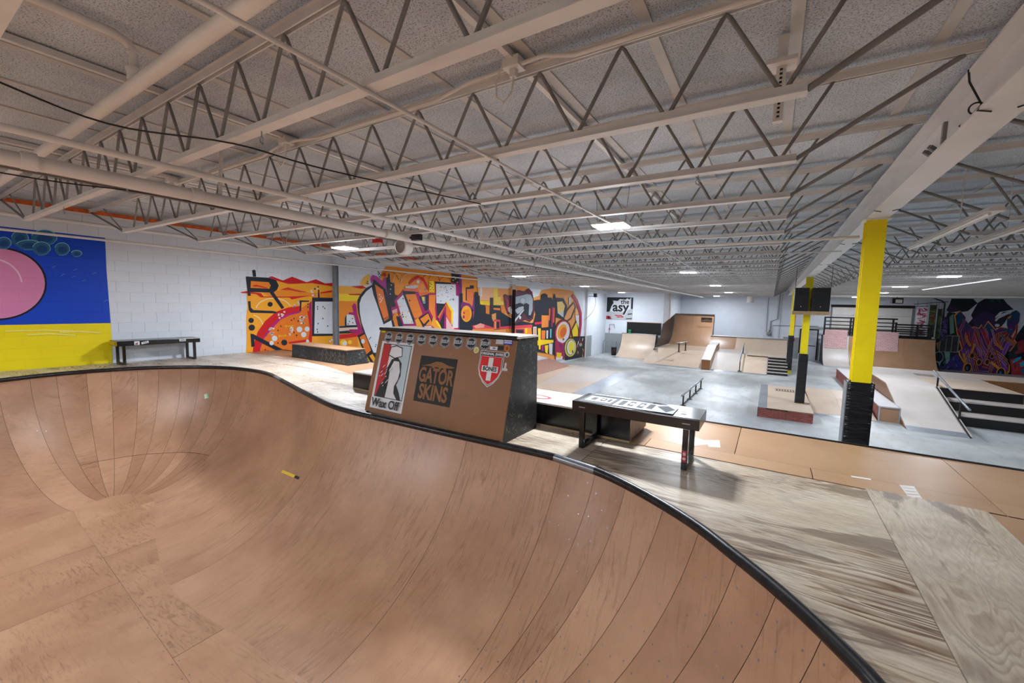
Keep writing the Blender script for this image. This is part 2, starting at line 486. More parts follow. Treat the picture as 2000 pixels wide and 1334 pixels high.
# ------------------------------------------------------------------ lamps: LED fixtures in rows along the joists
def led_fixture(x, y, label, group, z=H+1.0, power=LAMP_W):
    r = thing('led_high_bay', (x, y, z), label, 'lamp', group)
    b = MB()
    b.box((x-0.21, y-0.17, z+0.03), (x+0.21, y+0.17, z+0.055))
    b.box((x-0.10, y-0.07, z+0.055), (x+0.10, y+0.07, z+0.11))
    b.build('housing', M('pipe'), r)
    for s in (-1, 1):
        p = MB(); p.box((x+s*0.11-0.085, y-0.15, z+0.012), (x+s*0.11+0.085, y+0.15, z+0.03))
        p.build('led_panel', M('led'), r)
    w = MB()
    for s in (-1, 1): w.tube([(x+s*0.18, y, z+0.05), (x+s*0.22, y, ROOF-0.05)], 0.004, 5)
    w.build('hanging_wire', M('steel_dk'), r)
    for s in (-1, 1):
        ld = bpy.data.lights.new('led_light', 'AREA')
        ld.shape = 'RECTANGLE'; ld.size = 0.16; ld.size_y = 0.29; ld.energy = power/2; ld.color = (0.86, 0.93, 1.0)
        lo = bpy.data.objects.new('led_light', ld); COL.objects.link(lo)
        lo.parent = r; lo.location = (s*0.11, 0, 0.008)
    ld = bpy.data.lights.new('ceiling_fill', 'POINT')          # added soft fill under each fixture, brightens ceiling and joists
    ld.energy = power*CEIL_FILL; ld.shadow_soft_size = 0.2; ld.color = (0.86, 0.93, 1.0)
    lo = bpy.data.objects.new('ceiling_fill', ld); COL.objects.link(lo)
    lo.parent = r; lo.location = (0, 0, -0.25)
ordn = ['first', 'second', 'third', 'fourth', 'fifth', 'sixth', 'seventh', 'eighth', 'ninth', 'tenth', 'eleventh', 'twelfth', 'thirteenth', 'fourteenth', 'fifteenth', 'sixteenth']
rows = [((-7.6, -7.14, -7.75, -8.1, -8.9), (-2.2, 5.2, 12.8, 19.8, 28.5), 'over the mural wall side'),
        ((-1.9, -1.8, -2.06, -2.1, -2.2, -3.6), (-2.2, 5.2, 12.6, 19.75, 27.4, 34.9), 'above the middle of the course'),
        ((4.1, 4.1, 3.95, 4.06, 4.6, 4.6), (-2.2, 5.2, 15.6, 21.1, 27.2, 34.7), 'beyond the yellow columns')]
for xs, ys, where in rows:
    k = 0
    for x, y in zip(xs, ys):
        if y < 0: lab = 'twin panel LED lamp behind the camera ' + where
        else:
            lab = '%s lit twin panel LED lamp %s, counted from the bowl' % (ordn[k], where); k += 1
        pw = LAMP_W*(1.25 if y < 0 and x < 0 else 0.35 if x > 0 and y < 6 else 0.7 if x > 0 else 0.9 if y > 10 else 1.0)
        led_fixture(x, y, lab, 'LED lamps hung from the joists', power=pw)

# ------------------------------------------------------------------ shell
def struct(name, mb, mats, label=None):
    o = mb.build(name, mats); o['kind'] = 'structure'
    if label: o['label'] = label
    return o
struct('floor', MB().box((XW-0.3, YN-0.3, -0.12), (XR+0.3, YB+0.3, 0)), M('concrete'), 'smooth grey concrete floor with paler patches')

wl = struct('wall_left', MB().box((XW-0.25, YN-0.25, 0), (XW-0.006, YA, ROOF+0.1)), M('joint'), 'long white painted block wall with murals')
Z0 = H-0.338
def block(mb, y0, y1, z0, z1):
    c = 0.003
    vs = [(XW-0.007, y0, z0), (XW-0.007, y1, z0), (XW-0.007, y1, z1), (XW-0.007, y0, z1),
          (XW, y0+c, z0+c), (XW, y1-c, z0+c), (XW, y1-c, z1-c), (XW, y0+c, z1-c)]
    mb.add(vs, [(4,5,6,7), (0,1,5,4), (1,2,6,5), (2,3,7,6), (3,0,4,7)])
rest = MB(); proto = {}
kz0 = math.floor((0-Z0)/0.2032)
for k in range(kz0, math.ceil((ROOF-Z0)/0.2032)):
    za, zb = Z0+k*0.2032+0.0008, Z0+(k+1)*0.2032-0.0008
    za = max(za, 0.0); zb = min(zb, ROOF)
    if zb-za < 0.03: continue
    off = 0.2032 if k % 2 else 0.0
    y = YN + off
    while y < YA-0.1:
        ya, yb = y+0.0003, min(y+0.4064-0.0003, YA)
        near = 1.0 < y < 6.9 and za > DECK-0.1 and zb < H+1.35 and zb-za > 0.19
        if near:
            if 'b' not in proto:
                b = MB(); block(b, ya, yb, za, zb); o = b.build('block', M('white'), wl)
                proto['b'] = (o, ya, za)
            else:
                o0, y0_, z0_ = proto['b']
                o = copy_of(o0, wl); o.location = (random.uniform(-0.0012, 0.0004), ya-y0_, za-z0_)
        else: block(rest, ya, yb, za, zb)
        y += 0.4064
o = rest.build('block_courses', M('white'), wl); o['kind'] = 'stuff'

struct('wall_back', MB().box((XW-0.25, YA, 0), (XA, YB+0.25, ROOF+0.1)), M('white_far'), 'white block wall behind the black and white banner')
b = MB(); b.box((XA-0.05, YB, 0), (XR+0.25, YB+0.25, ROOF+0.1))
wf = struct('wall_far', b, M('white_far'), 'far white block wall')
b = MB(); b.box((0.9, YB-0.012, 0), (3.15, YB, 1.6)); b.build('painted_dado', M('grey_dado'), wf)
b = MB(); b.box((XW+0.01, YA-0.012, 0), (-9.4, YA, 1.55)); b.build('grey_dado', M('grey_dado'), bpy.data.objects['wall_back'])
struct('wall_right', MB().box((XR, YN-0.25, 0), (XR+0.25, YB+0.25, ROOF+0.1)), M('white_far'), 'white block wall of the far bay')
struct('wall_near', MB().box((XW-0.25, YN-0.25, 0), (XR+0.25, YN, ROOF+0.1)), M('white_far'), 'white block wall behind the camera')

ce = struct('ceiling', MB().box((XW-0.25, YN-0.25, ROOF+0.03), (XR+0.25, YB+0.25, ROOF+0.2)), M('ceiling'), 'speckled acoustic roof deck')
x = XW; first = None; ftee = None; i = 0
TP = 0.725
x0 = -0.71-TP*14
while x0 < XR:
    if first is None:
        first = MB().box((x0+0.004, YN, ROOF), (x0+TP-0.004, YB, ROOF+0.03)).build('ceiling_panel', M('ceiling'), ce)
        ftee = MB().box((x0-0.032, YN, ROOF-0.012), (x0+0.032, YB, ROOF-0.0005)).build('ceiling_tee', M('tee'), ce)
    else:
        a = copy_of(first, ce); a.location = (TP*i, 0, 0)
        a = copy_of(ftee, ce); a.location = (TP*i, 0, 0)
    i += 1; x0 += TP

# ------------------------------------------------------------------ steel: joists, beam, columns
def chord(mb, xa, xb, z, up):
    s = 1 if up else -1
    mb.box((xa, -0.036, z), (xb, 0.036, z+s*0.007))
    mb.box((xa, -0.020, z+s*0.007), (xb, -0.012, z+s*0.05))
    mb.box((xa, 0.012, z+s*0.007), (xb, 0.020, z+s*0.05))
ZB, ZT = H+1.035, H+1.565
def joist_meshes(xl, xr, left_in, right_in, fl):
    """parts of one bar joist between its bearings xl and xr, flipped when fl"""
    tc = MB(); chord(tc, xl, xr, ZT, False)
    bc = MB(); chord(bc, xl+left_in, xr-right_in, ZB, True)
    pts = []
    k = 0
    if not fl:
        xs = xr-right_in-0.10
        while xs-0.544*k > xl+left_in+0.05:
            pts += [(xs-0.544*k, 0, ZB+0.02), (xs-0.544*k-0.272, 0, ZT-0.045)]; k += 1
        pts = [(xs+0.272, 0, ZT-0.045)]+pts[:-1]
    else:
        xs = xl+left_in+0.10
        while xs+0.544*k < xr-right_in-0.05:
            pts += [(xs+0.544*k, 0, ZB+0.02), (xs+0.544*k+0.272, 0, ZT-0.045)]; k += 1
        pts = [(xs-0.272, 0, ZT-0.045)]+pts[:-1]
    # rounded bends of the single bent rod
    rp = []
    for i, p in enumerate(pts):
        p = Vector(p)
        if 0 < i < len(pts)-1:
            a, b = Vector(pts[i-1]), Vector(pts[i+1])
            rp += [p+(a-p).normalized()*0.035, p+((a-p).normalized()+(b-p).normalized())*0.008, p+(b-p).normalized()*0.035]
        else: rp.append(p)
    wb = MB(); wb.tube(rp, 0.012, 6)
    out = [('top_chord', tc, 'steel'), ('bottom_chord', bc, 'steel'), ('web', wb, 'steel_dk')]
    rods = [((xl+0.08, 0, ZT-0.05), (xl+left_in, 0, ZB+0.02), .016), ((xr-0.08, 0, ZT-0.05), (xr-right_in, 0, ZB+0.02), .016)]
    if left_in > 1.2: rods.append(((xl+left_in*0.45, 0, ZT-0.045), (xl+left_in, 0, ZB+0.02), .010))
    if right_in > 1.2: rods.append(((xr-right_in*0.45, 0, ZT-0.045), (xr-right_in, 0, ZB+0.02), .010))
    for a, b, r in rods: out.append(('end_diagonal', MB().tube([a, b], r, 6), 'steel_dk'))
    return out
protos = {}
def joist(kind, y, label, group):
    r = thing('bar_joist', (0, y, 0), label, 'joist', group)
    if kind not in protos:
        ms = {'wall': (XW+0.01, XB-0.115, 1.72, 0.86, False), 'short': (XA+0.01, XB-0.115, 1.0, 0.86, False), 'bay': (XB+0.115, XR-0.01, 0.95, 1.2, True)}[kind]
        protos[kind] = []
        for n, mb, mt in joist_meshes(*ms):
            mb.v = [v+Vector((0, y, 0)) for v in mb.v]
            protos[kind].append(mb.build(n, M(mt), r))
    else:
        for o in protos[kind]: copy_of(o, r)
    return r
n = 0
for k in range(-2, 34):
    y = 1.42+1.062*k
    if y < YN+0.2 or y > YB-0.2: continue
    short = y > YA-.12
    for side in ('wall', 'bay'):
        if k < -1:
            lab = 'steel bar joist overhead at the camera %s' % ('on the mural wall side' if side == 'wall' else 'past the column line'); g = 'joists overhead, ' + side
        else:
            nn = k+1
            where = 'between mural wall and main beam' if side == 'wall' else 'beyond the yellow columns'
            if nn < 14:
                lab = '%s steel bar joist %s, counted from the camera' % (ordn[nn], where)
            else: lab = 'steel bar joist far off in the row %s' % where
            g = 'bar joists ' + where
        joist('short' if short and side == 'wall' else side, y, lab, g)

bm_ = thing('main_beam', (XB, YN, H+1.19), 'pale wide flange roof beam running over the yellow columns', 'beam')
ZF = H+1.19
b = MB(); b.box((XB-0.11, YN+0.02, ZF), (XB+0.11, YB-0.02, ZF+0.016)); b.build('bottom_flange', M('beam'), bm_)
b = MB(); b.box((XB-0.007, YN+0.02, ZF+0.016), (XB+0.007, YB-0.02, ZF+0.315)); b.build('beam_web', M('beam'), bm_)
b = MB(); b.box((XB-0.11, YN+0.02, ZF+0.315), (XB+0.11, YB-0.02, ZF+0.331)); b.build('top_flange', M('beam'), bm_)
b = MB()
for y in (3.55, 6.4, 9.2, 13.0): 
    for s in (-1, 1): b.tube([(XB+s*0.10, y-0.03, ZF+0.02), (XB+s*0.115, y, ZF+0.0), (XB+s*0.05, y+0.02, ZF-0.012)], 0.005, 5)
b.build('clip', M('black'), bm_)
b = MB()
for i in range(4): b.bar((XB-0.02, 4.62+0.06*i, ZF+0.09+0.02*(i % 2)), (XB-0.075, 4.60+0.06*i, ZF+0.13+0.02*(i % 2)), 0.012, 0.03)
b.box((XB-0.03, 4.52, ZF+0.03), (XB-0.007, 4.56, ZF+0.28))
b.build('clamp', M('steel_dk'), bm_)
b = MB(); yb = 3.78
b.tube([(XB-0.112, yb, ZF+0.33), (XB-0.10, yb+0.01, ZF+0.26), (XB-0.03, yb+0.03, ZF+0.12), (XB-0.09, yb+0.04, ZF+0.03), (XB-0.115, yb+0.05, ZF+0.01)], 0.006, 6)
b.tube([(XB-0.05+0.035*math.cos(t), yb+0.03, ZF+0.10+0.035*math.sin(t)) for t in [i*math.pi/8 for i in range(17)]], 0.005, 6)
b.build('cable_loop', M('black'), bm_)

def column(y, label, base=0.0, pad_top=2.65, pad0=0.0):
    c = thing('steel_column', (XB, y, base), label, 'column', 'yellow columns under the main beam')
    b = MB()
    b.box((XB-0.10, y-0.10, base), (XB+0.10, y-0.086, ZF)); b.box((XB-0.10, y+0.086, base), (XB+0.10, y+0.10, ZF))
    b.box((XB-0.075, y-0.086, base), (XB+0.075, y+0.086, ZF))
    b.build('shaft', M('yellow'), c)
    b = MB(); b.box((XB-0.14, y-0.14, ZF-0.016), (XB+0.14, y+0.14, ZF-0.001)); b.build('cap_plate', M('beam'), c)
    b = MB()
    w = 0.135; n = 26
    ring = [(-w, -w), (w, -w), (w, w), (-w, w)]
    pts = []
    for a in range(4):
        p, q = ring[a], ring[(a+1) % 4]
        for i in range(6):
            t = i/6; pts.append((p[0]+(q[0]-p[0])*t, p[1]+(q[1]-p[1])*t))
    vs = []
    rnd = random.Random(int(y*10))
    for i in range(n+1):
        z = pad0+(pad_top-pad0)*i/n
        for (px, py) in pts:
            g = 1+0.012*math.sin(i*0.9+px*7+py*5)*(1 if abs(px) < w and abs(py) <= w else 0)
            vs.append((XB+px*g, y+py*g, z))
    m = len(pts)
    fs = [(i*m+k, i*m+(k+1) % m, (i+1)*m+(k+1) % m, (i+1)*m+k) for i in range(n) for k in range(m)] + [tuple(n*m+k for k in range(m))]
    b.add(vs, fs, 0, True)
    p = b.build('crash_pad', M('pad'), c)
    b = MB(); b.box((XB-w-0.012, y-w+0.01, pad0), (XB-w-0.002, y+w-0.01, pad_top-0.01)); o = b.build('pad_backing', M('grey'), p)
    return c
column(7.02, 'nearest yellow steel column with black crash pad')
column(17.6, 'middle yellow steel column rising from the brick sided pad', 0.0, 2.09, 0.36)
column(28.35, 'farthest yellow steel column beside the small stair set', 0.0, 2.18, 0.22)

# columns against the mural wall
for y, lab, two in ((7.5, 'grey steel post standing in front of the mural', False), (17.3, 'black and white steel post farther along the mural', True)):
    c = thing('wall_post', (XW+0.16, y, 0), lab, 'post')
    b = MB(); x = XW+0.16
    zt = H+1.03
    zs = H+0.75 if two else 0
    for (mm, z0, z1, nm) in (((M('grey'), 0, zt, 'shaft'),) if not two else ((M('black'), 0, zs, 'lower_shaft'), (M('pipe'), zs, zt, 'upper_shaft'))):
        b = MB(); b.box((x-0.06, y-0.06, z0), (x+0.06, y-0.05, z1)); b.box((x-0.06, y+0.05, z0), (x+0.06, y+0.06, z1)); b.box((x-0.006, y-0.05, z0), (x+0.006, y+0.05, z1))
        b.build(nm, mm, c)
    b = MB(); b.box((x-0.1, y-0.1, zt), (x+0.1, y+0.1, zt+0.012)); b.build('cap_plate', M('grey'), c)
# ------------------------------------------------------------------ bowl
def catmull(P, closed, step):
    out = []; N = len(P)
    for i in range(N if closed else N-1):
        p0, p1, p2, p3 = P[(i-1) % N], P[i], P[(i+1) % N], P[(i+2) % N]
        n = max(2, int((p2-p1).length/step))
        for k in range(n):
            t = k/n
            out.append(0.5*((2*p1)+(p2-p0)*t+(2*p0-5*p1+4*p2-p3)*t*t+(3*p1-p0-3*p2+p3)*t**3))
    return out
LOOP0 = [(-9.62, 0.6), (-9.72, 1.1), (-9.86, 1.67), (-9.84, 2.2), (-9.6, 2.85), (-9.1, 3.4), (-8.6, 3.70), (-7.95, 3.84), (-7.3, 3.80), (-6.44, 3.58),
         (-5.45, 3.32), (-4.6, 3.12), (-4.1, 3.08), (-3.4, 3.10), (-2.7, 3.12), (-2.05, 3.15), (-1.5, 3.16), (-1.2, 3.11), (-0.93, 3.02), (-0.59, 2.84), (-0.30, 2.64), (-0.10, 2.45),
         (0.07, 2.28), (0.20, 2.13), (0.32, 1.97), (0.42, 1.80), (0.49, 1.5), (0.53, 1.1), (0.54, 0.5), (0.54, -0.2), (0.4, -0.9), (0.0, -1.5), (-0.6, -1.85), (-1.4, -2.0),
         (-3.0, -2.0), (-5.0, -2.0), (-7.0, -2.0), (-8.0, -1.95), (-8.85, -1.55), (-9.4, -0.8), (-9.58, 0.0)]
LOOP = catmull([Vector((a, b)) for a, b in LOOP0], True, 0.06)
# even spacing, smoothed
def resample(P, step):
    L = [0]
    for i in range(len(P)): L.append(L[-1]+(P[(i+1) % len(P)]-P[i]).length)
    n = int(L[-1]/step); out = []; j = 0
    for k in range(n):
        s = L[-1]*k/n
        while L[j+1] < s: j += 1
        t = (s-L[j])/max(1e-9, L[j+1]-L[j]); out.append(P[j].lerp(P[(j+1) % len(P)], t))
    return out, L[-1]/n
LOOP, DS = resample(LOOP, 0.05)
NL = len(LOOP)
def smooth(P, w):
    n = len(P); return [sum((P[(i+k) % n] for k in range(-w, w+1)), Vector((0, 0)))/(2*w+1) for i in range(n)]
_nr = []
for i in range(NL):
    d = (LOOP[(i+3) % NL]-LOOP[i-3]).normalized(); _nr.append(Vector((d.y, -d.x)))     # inward (loop runs clockwise)
NRM = [v.normalized() for v in smooth(_nr, 7)]
def zflat(x):
    t = min(1, max(0, (-x-2.6)/5.0))
    return H-2.55-0.48*t
def run_at(i):
    p = LOOP[i]
    t = min(1, max(0, (-p.x-5.5)/2.0)); r = min(1, max(0, (p.x+1.6)/0.8))
    return 1.66-0.06*t-0.10*r
RUN = [run_at(i) for i in range(NL)]
INNER = [LOOP[i]+NRM[i]*RUN[i] for i in range(NL)]
RT = 1.82
def surf(i, t):
    """t=0 at the coping, 1 where the flat starts"""
    i %= NL
    zf = zflat(INNER[i].x); h = DECK-0.02-zf
    R = max(RT, h*1.02)
    amax = math.acos(max(-1, min(1, (R-h)/R)))
    a = amax*(1-t)
    u = 1-math.sin(a)/math.sin(amax)
    p = LOOP[i]+NRM[i]*(RUN[i]*u)
    return Vector((p.x, p.y, zf+R*(1-math.cos(a))))
def near_i(x, y):
    q = Vector((x, y)); return min(range(NL), key=lambda i: (LOOP[i]-q).length_squared)
bowl = thing('skate_bowl', (-4.5, 0.8, 0), 'brown masonite skate bowl with black steel coping', 'bowl')
seam_px = [(0.2, 747), (55, 738), (111, 731), (166, 728), (218, 724), (265, 721), (310, 719), (353, 718), (391, 718), (426, 718), (457, 720), (482, 723), (652, 797), (910, 858), (1094, 900), (1158, 922), (1224, 950),
           (1294, 988), (1364, 1034), (1439, 1092), (1520, 1156), (1610, 1235), (1708, 1330)]
SI = sorted(near_i(*at_z(x, y, DECK).xy) for x, y in seam_px)
extra = [near_i(*q) for q in ((0.53, 1.3), (0.54, 0.6), (0.54, -0.2), (0.3, -1.1), (-0.6, -1.85), (-1.8, -2), (-3, -2), (-4.2, -2), (-5.4, -2), (-6.6, -2), (-7.6, -2), (-8.6, -1.65), (-9.3, -1.1), (-9.6, -0.2))]
SI = sorted(set(SI+extra))
NTS = 22
def panel(i0, i1, t0, t1, name='ramp_panel'):
    g = 0.0016
    m = MB(); idx = list(range(i0, i1+1)); nt = max(3, int(NTS*(t1-t0)))
    vs = []
    for a, i in enumerate(idx):
        for k in range(nt+1):
            t = t0+(t1-t0)*k/nt
            q = surf(i, min(1, max(0, t + (0.0012 if k == 0 and t0 > 0 else -0.0012 if k == nt and t1 < 1 else 0))))
            if a == 0 and len(idx) > 1: q = q+(surf(i+1, t)-q).normalized()*g
            if a == len(idx)-1: q = q+(surf(i-1, t)-q).normalized()*g
            vs.append(q)
    W_ = nt+1
    m.add(vs, [(a*W_+k, a*W_+k+1, (a+1)*W_+k+1, (a+1)*W_+k) for a in range(len(idx)-1) for k in range(nt)], 0, True)
    return m.build(name, M('masonite'), bowl)
rings = {}
for a in range(len(SI)):
    i0, i1 = SI[a], SI[(a+1) % len(SI)]
    if i1 <= i0: i1 += NL
    p = LOOP[i0 % NL]
    if p.x < -7.4 and p.y > 1.5 and i1-i0 < 30:
        panel(i0, i1, 0, 0.60); panel(i0, i1, 0.60, 1.0)
    elif i1-i0 > 50 and p.y > 2:
        panel(i0, i1, 0, 1.0)
    else: panel(i0, i1, 0, 1.0)
# dark framing just under the sheets shows in the seams
m = MB(); vs = []
for i in range(NL):
    for k in range(12):
        q = surf(i, k/11); n3 = Vector((-NRM[i].x*0.012, -NRM[i].y*0.012, -0.016)); vs.append(q+n3)
m.add(vs, [(i*12+k, i*12+k+1, ((i+1) % NL)*12+k+1, ((i+1) % NL)*12+k) for i in range(NL) for k in range(11)], 0, True)
m.build('framing', M('gap'), bowl)

def inside(P, q):
    c = False; n = len(P); j = n-1
    for i in range(n):
        if (P[i].y > q[1]) != (P[j].y > q[1]) and q[0] < (P[j].x-P[i].x)*(q[1]-P[i].y)/(P[j].y-P[i].y)+P[i].x: c = not c
        j = i
    return c
def cut_sheet(rect, loop, keep_inside, zfun, thick, name, mat, parent, gap=0.0025, sub=0.0):
    """a sheet of board: polygon rect in plan, cut along loop"""
    R = [Vector(p) for p in rect]
    c = sum(R, Vector((0, 0)))/len(R)
    R = [p+(c-p).normalized()*gap*1.4 for p in R]
    if sub:
        R2 = []
        for i in range(len(R)):
            p, q = R[i], R[(i+1) % len(R)]; n = max(1, int((q-p).length/0.2))
            R2 += [p.lerp(q, k/n) for k in range(n)]
        R = R2
    pts = list(R); ed = [(i, (i+1) % len(R)) for i in range(len(R))]
    x0, x1 = min(p.x for p in R)-0.3, max(p.x for p in R)+0.3; y0, y1 = min(p.y for p in R)-0.3, max(p.y for p in R)+0.3
    N = len(loop); mp = {}
    for i in range(N):
        a, b = loop[i], loop[(i+1) % N]
        if (x0 < a.x < x1 and y0 < a.y < y1) or (x0 < b.x < x1 and y0 < b.y < y1):
            for j, p in ((i, a), ((i+1) % N, b)):
                if j not in mp: mp[j] = len(pts); pts.append(p)
            ed.append((mp[i], mp[(i+1) % N]))
    if sub:
        xx = x0+0.3+sub/2
        while xx < x1-0.3-sub/3:
            yy = y0+0.3+sub/2
            while yy < y1-0.3-sub/3:
                pts.append(Vector((xx, yy))); yy += sub
            xx += sub
    vo, eo, fo, *_ = delaunay_2d_cdt([Vector((p.x, p.y)) for p in pts], ed, [], 0, 1e-5)
    Rl = R
    keep = []
    for f in fo:
        q = sum((vo[i] for i in f), Vector((0, 0)))/len(f)
        if inside(Rl, q) and inside(loop, q) == keep_inside: keep.append(tuple(f))
    if not keep: return None
    par = list(range(len(vo)))
    def fd(i):
        while par[i] != i: par[i] = par[par[i]]; i = par[i]
        return i
    for f in keep:
        for i in f[1:]: par[fd(i)] = fd(f[0])
    size = {}
    for f in keep: size[fd(f[0])] = size.get(fd(f[0]), 0)+1
    big = max(size, key=size.get); keep = [f for f in keep if fd(f[0]) == big]
    used = sorted({i for f in keep for i in f}); ix = {k: n for n, k in enumerate(used)}
    vo = [vo[k] for k in used]; keep = [tuple(ix[i] for i in f) for f in keep]
    m = MB(); m.add([(v.x, v.y, zfun(v.x)) for v in vo], keep)
    if thick:
        cnt = {}
        for f in keep:
            for k in range(len(f)):
                e = (f[k], f[(k+1) % len(f)]); cnt[tuple(sorted(e))] = cnt.get(tuple(sorted(e)), 0)+1
        for (a, b), n in cnt.items():
            if n == 1:
                p, q = vo[a], vo[b]
                m.add([(p.x, p.y, zfun(p.x)), (q.x, q.y, zfun(q.x)), (q.x, q.y, zfun(q.x)-thick), (p.x, p.y, zfun(p.x)-thick)], [(0, 1, 2, 3)])
    return m.build(name, mat, parent)
def rc(x0, y0, x1, y1): return [(x0, y0), (x1, y0), (x1, y1), (x0, y1)]
# flat bottom: staggered sheets
def FY(y, x): return y-0.085*(x+2.43)
def skew(x0, x1, y0, y1): return [(x0, FY(y0, x0)), (x1, FY(y0, x1)), (x1, FY(y1, x1)), (x0, FY(y1, x0))]
fl = []
for y0, y1, cuts in ((-3.2, -1.6, (-11, -7, -4.4, -2, 2)), (-1.6, -0.3, (-11, -8, -5.6, -3.2, -1, 2)), (-0.3, 1.0, (-11, -6.55, -5.25, -2.9, -0.6, 2)), (1.0, 1.62, (-11, -6.05, -3.55, -1.2, 2)), (1.62, 4.2, (-11, -7.6, 2))):
    for a_, b_ in zip(cuts, cuts[1:]): fl.append(skew(a_, b_, y0, y1))
for q in fl:
    cut_sheet(q, INNER, True, zflat, 0, 'flat_panel', M('masonite_flat'), bowl, 0.0016, 0.3)
cut_sheet(rc(-11, -3, 2, 5), INNER, True, lambda x: zflat(x)-0.02, 0, 'flat_framing', M('gap'), bowl, 0, 0.25)
# coping: steel pipe on the lip
m = MB(); m.tube([(LOOP[i].x, LOOP[i].y, DECK+0.012) for i in range(NL)], 0.033, 10, 0, True)
m.build('coping', M('coping'), bowl)
m = MB()
for (x, y) in [at_z(1130, 908, DECK).xy, at_z(548, 741, DECK).xy]:
    i = near_i(x, y); m = MB(); m.tube([(LOOP[i-4].x, LOOP[i-4].y, DECK+0.013), (LOOP[(i+4) % NL].x, LOOP[(i+4) % NL].y, DECK+0.013)], 0.0345, 10)
    m.build('pipe_joint', M('bare_steel'), bowl)
# screws along the seams
m = MB()
def disc(mb, c, n, r):
    n = n.normalized(); u = n.orthogonal().normalized(); w = n.cross(u)
    mb.add([c+n*0.0012+(u*math.cos(k*math.pi/3)+w*math.sin(k*math.pi/3))*r for k in range(6)], [(0, 1, 2, 3, 4, 5)])
for a in range(len(SI)):
    i = SI[a]; p = LOOP[i]
    if p.y < 0.4: continue
    right = p.x > -3
    for sgn in (-1, 1):
        for k in range(11 if right else 8):
            t = 0.05+0.9*k/(10 if right else 7)+random.uniform(-.015, .015)
            j = i+sgn*(1 if not right else 1)
            q = surf(j, t); n = (surf(j+1, t)-surf(j-1, t)).cross(surf(j, t+0.01)-surf(j, t-0.01))
            if n.z < 0: n = -n
            disc(m, q, n, 0.006)
    if right and p.x > -1.6:
        i2 = (SI[(a+1) % len(SI)]+i)//2
        for k in range(9):
            t = 0.1+0.85*k/8+random.uniform(-.02, .02); q = surf(i2, t)
            n = (surf(i2+1, t)-surf(i2-1, t)).cross(surf(i2, t+0.01)-surf(i2, t-0.01)); n = -n if n.z < 0 else n
            disc(m, q, n, 0.006)
for x in [i*0.22-7 for i in range(30)]:
    for y in (1.02, 0.98, 1.60, 1.64):
        y = FY(y, x)
        if inside(INNER, (x, y)): disc(m, Vector((x, y, zflat(x))), Vector((0, 0, 1)), 0.006)
o = m.build('screws', M('screw'), bowl); o['kind'] = 'stuff'
# stickers stuck to the bowl wall
def on_bowl(px, py):
    best = None
    for i in range(NL):
        if LOOP[i].y < 0.5: continue
        for k in range(0, 41):
            q = surf(i, k/40); v = q-Vector((0, 0, H)); d = v.dot(_f)
            if d <= 0.2: continue
            e = (CX+FPX*v.dot(_r)/d-px)**2+(CY+FPX*v.dot(_d)/d-py)**2
            if best is None or e < best[0]: best = (e, i, k/40, q)
    return best
def bowl_sticker(corners, cols, split, label):
    """corners sighted on the bowl wall"""
    pts = []
    for c in corners:
        e, i, t, q = on_bowl(*c)
        n = (surf(i+1, t)-surf(i-1, t)).cross(surf(i, t-0.02)-surf(i, t+0.02)).normalized()
        if n.dot(Vector((0, 0, H))-q) < 0: n = -n
        best = q
        v = _ray(*c); o = Vector((0, 0, H)); best = o+v*((q-o).dot(n)/v.dot(n))
        pts.append(best+n*0.006)
    a, b_, c_, d_ = pts
    m = MB(); m.add([a, a.lerp(b_, split), d_.lerp(c_, split), d_], [(0, 1, 2, 3)], 0); m.add([a.lerp(b_, split), b_, c_, d_.lerp(c_, split)], [(0, 1, 2, 3)], 1)
    o = m.build('sticker', [paint(c, False) for c in cols], bowl); o['label'] = label
bowl_sticker(((553, 918), (586, 932), (583, 937), (550, 923)), ('e8c23a', '2a2a2e'), 0.76, 'thin yellow and black sticker')
bowl_sticker(((399, 770), (407, 769), (409, 777), (400, 779)), ('cfe8d4', '7ccf9a'), 0.6, 'small pale green sticker')

# ------------------------------------------------------------------ deck around the bowl
deck = thing('bowl_deck', (-1.0, 4.5, 0), 'plywood and masonite deck around the bowl', 'deck')
zd = lambda x: DECK
YL = 5.26                      # lip towards the street course
edge_l = [(-10.86, 5.06), (-9.38, 5.26), (-7.46, 5.01), (-5.94, 4.62), (-5.38, 4.40)]
def sheet(rect, mat, name='plywood_sheet', dz=0.0):
    return cut_sheet(rect, LOOP, False, lambda x: DECK+dz, 0.018, name, M(mat), deck)
sheet([(-10.86, YN+0.02), (-8.3, YN+0.02), (-8.3, -1.0), (-10.86, -1.0)], 'ply_grey')
sheet(rc(-10.86, -1.0, -8.6, 1.6), 'ply_grey')
sheet(rc(-10.86, 1.6, -9.2, 4.0), 'ply_grey')
sheet([(-10.86, 4.0), (-8.4, 4.0), (-8.4, 5.13), (-9.38, 5.26), (-10.86, 5.06)], 'ply_flake')
sheet([(-9.2, 3.2), (-8.4, 3.2), (-8.4, 4.0), (-9.2, 4.0)], 'ply_flake')
sheet([(-8.4, 3.3), (-6.2, 3.3), (-6.2, 4.69), (-7.46, 5.01), (-8.4, 5.13)], 'ply_flake')
sheet([(-6.2, 2.9), (-4.75, 2.9), (-4.05, 3.98), (-5.3, 3.98), (-5.38, 4.40), (-6.2, 4.69)], 'ply_flake')
sheet([(-4.75, 2.9), (-2.4, 2.9), (-2.4, 3.96), (-4.05, 3.96)], 'ply_grey')
sheet([(-2.4, 2.9), (-1.3, 2.9), (-1.3, 3.96), (-2.4, 3.96)], 'ply_grey')
sheet([(-1.3, 1.2), (0.69, 1.2), (0.69, 3.96), (-1.3, 3.96)], 'ply_grey')
sheet(rc(0.69, 1.2, 1.33, 4.0), 'ply_knot', dz=0.004)
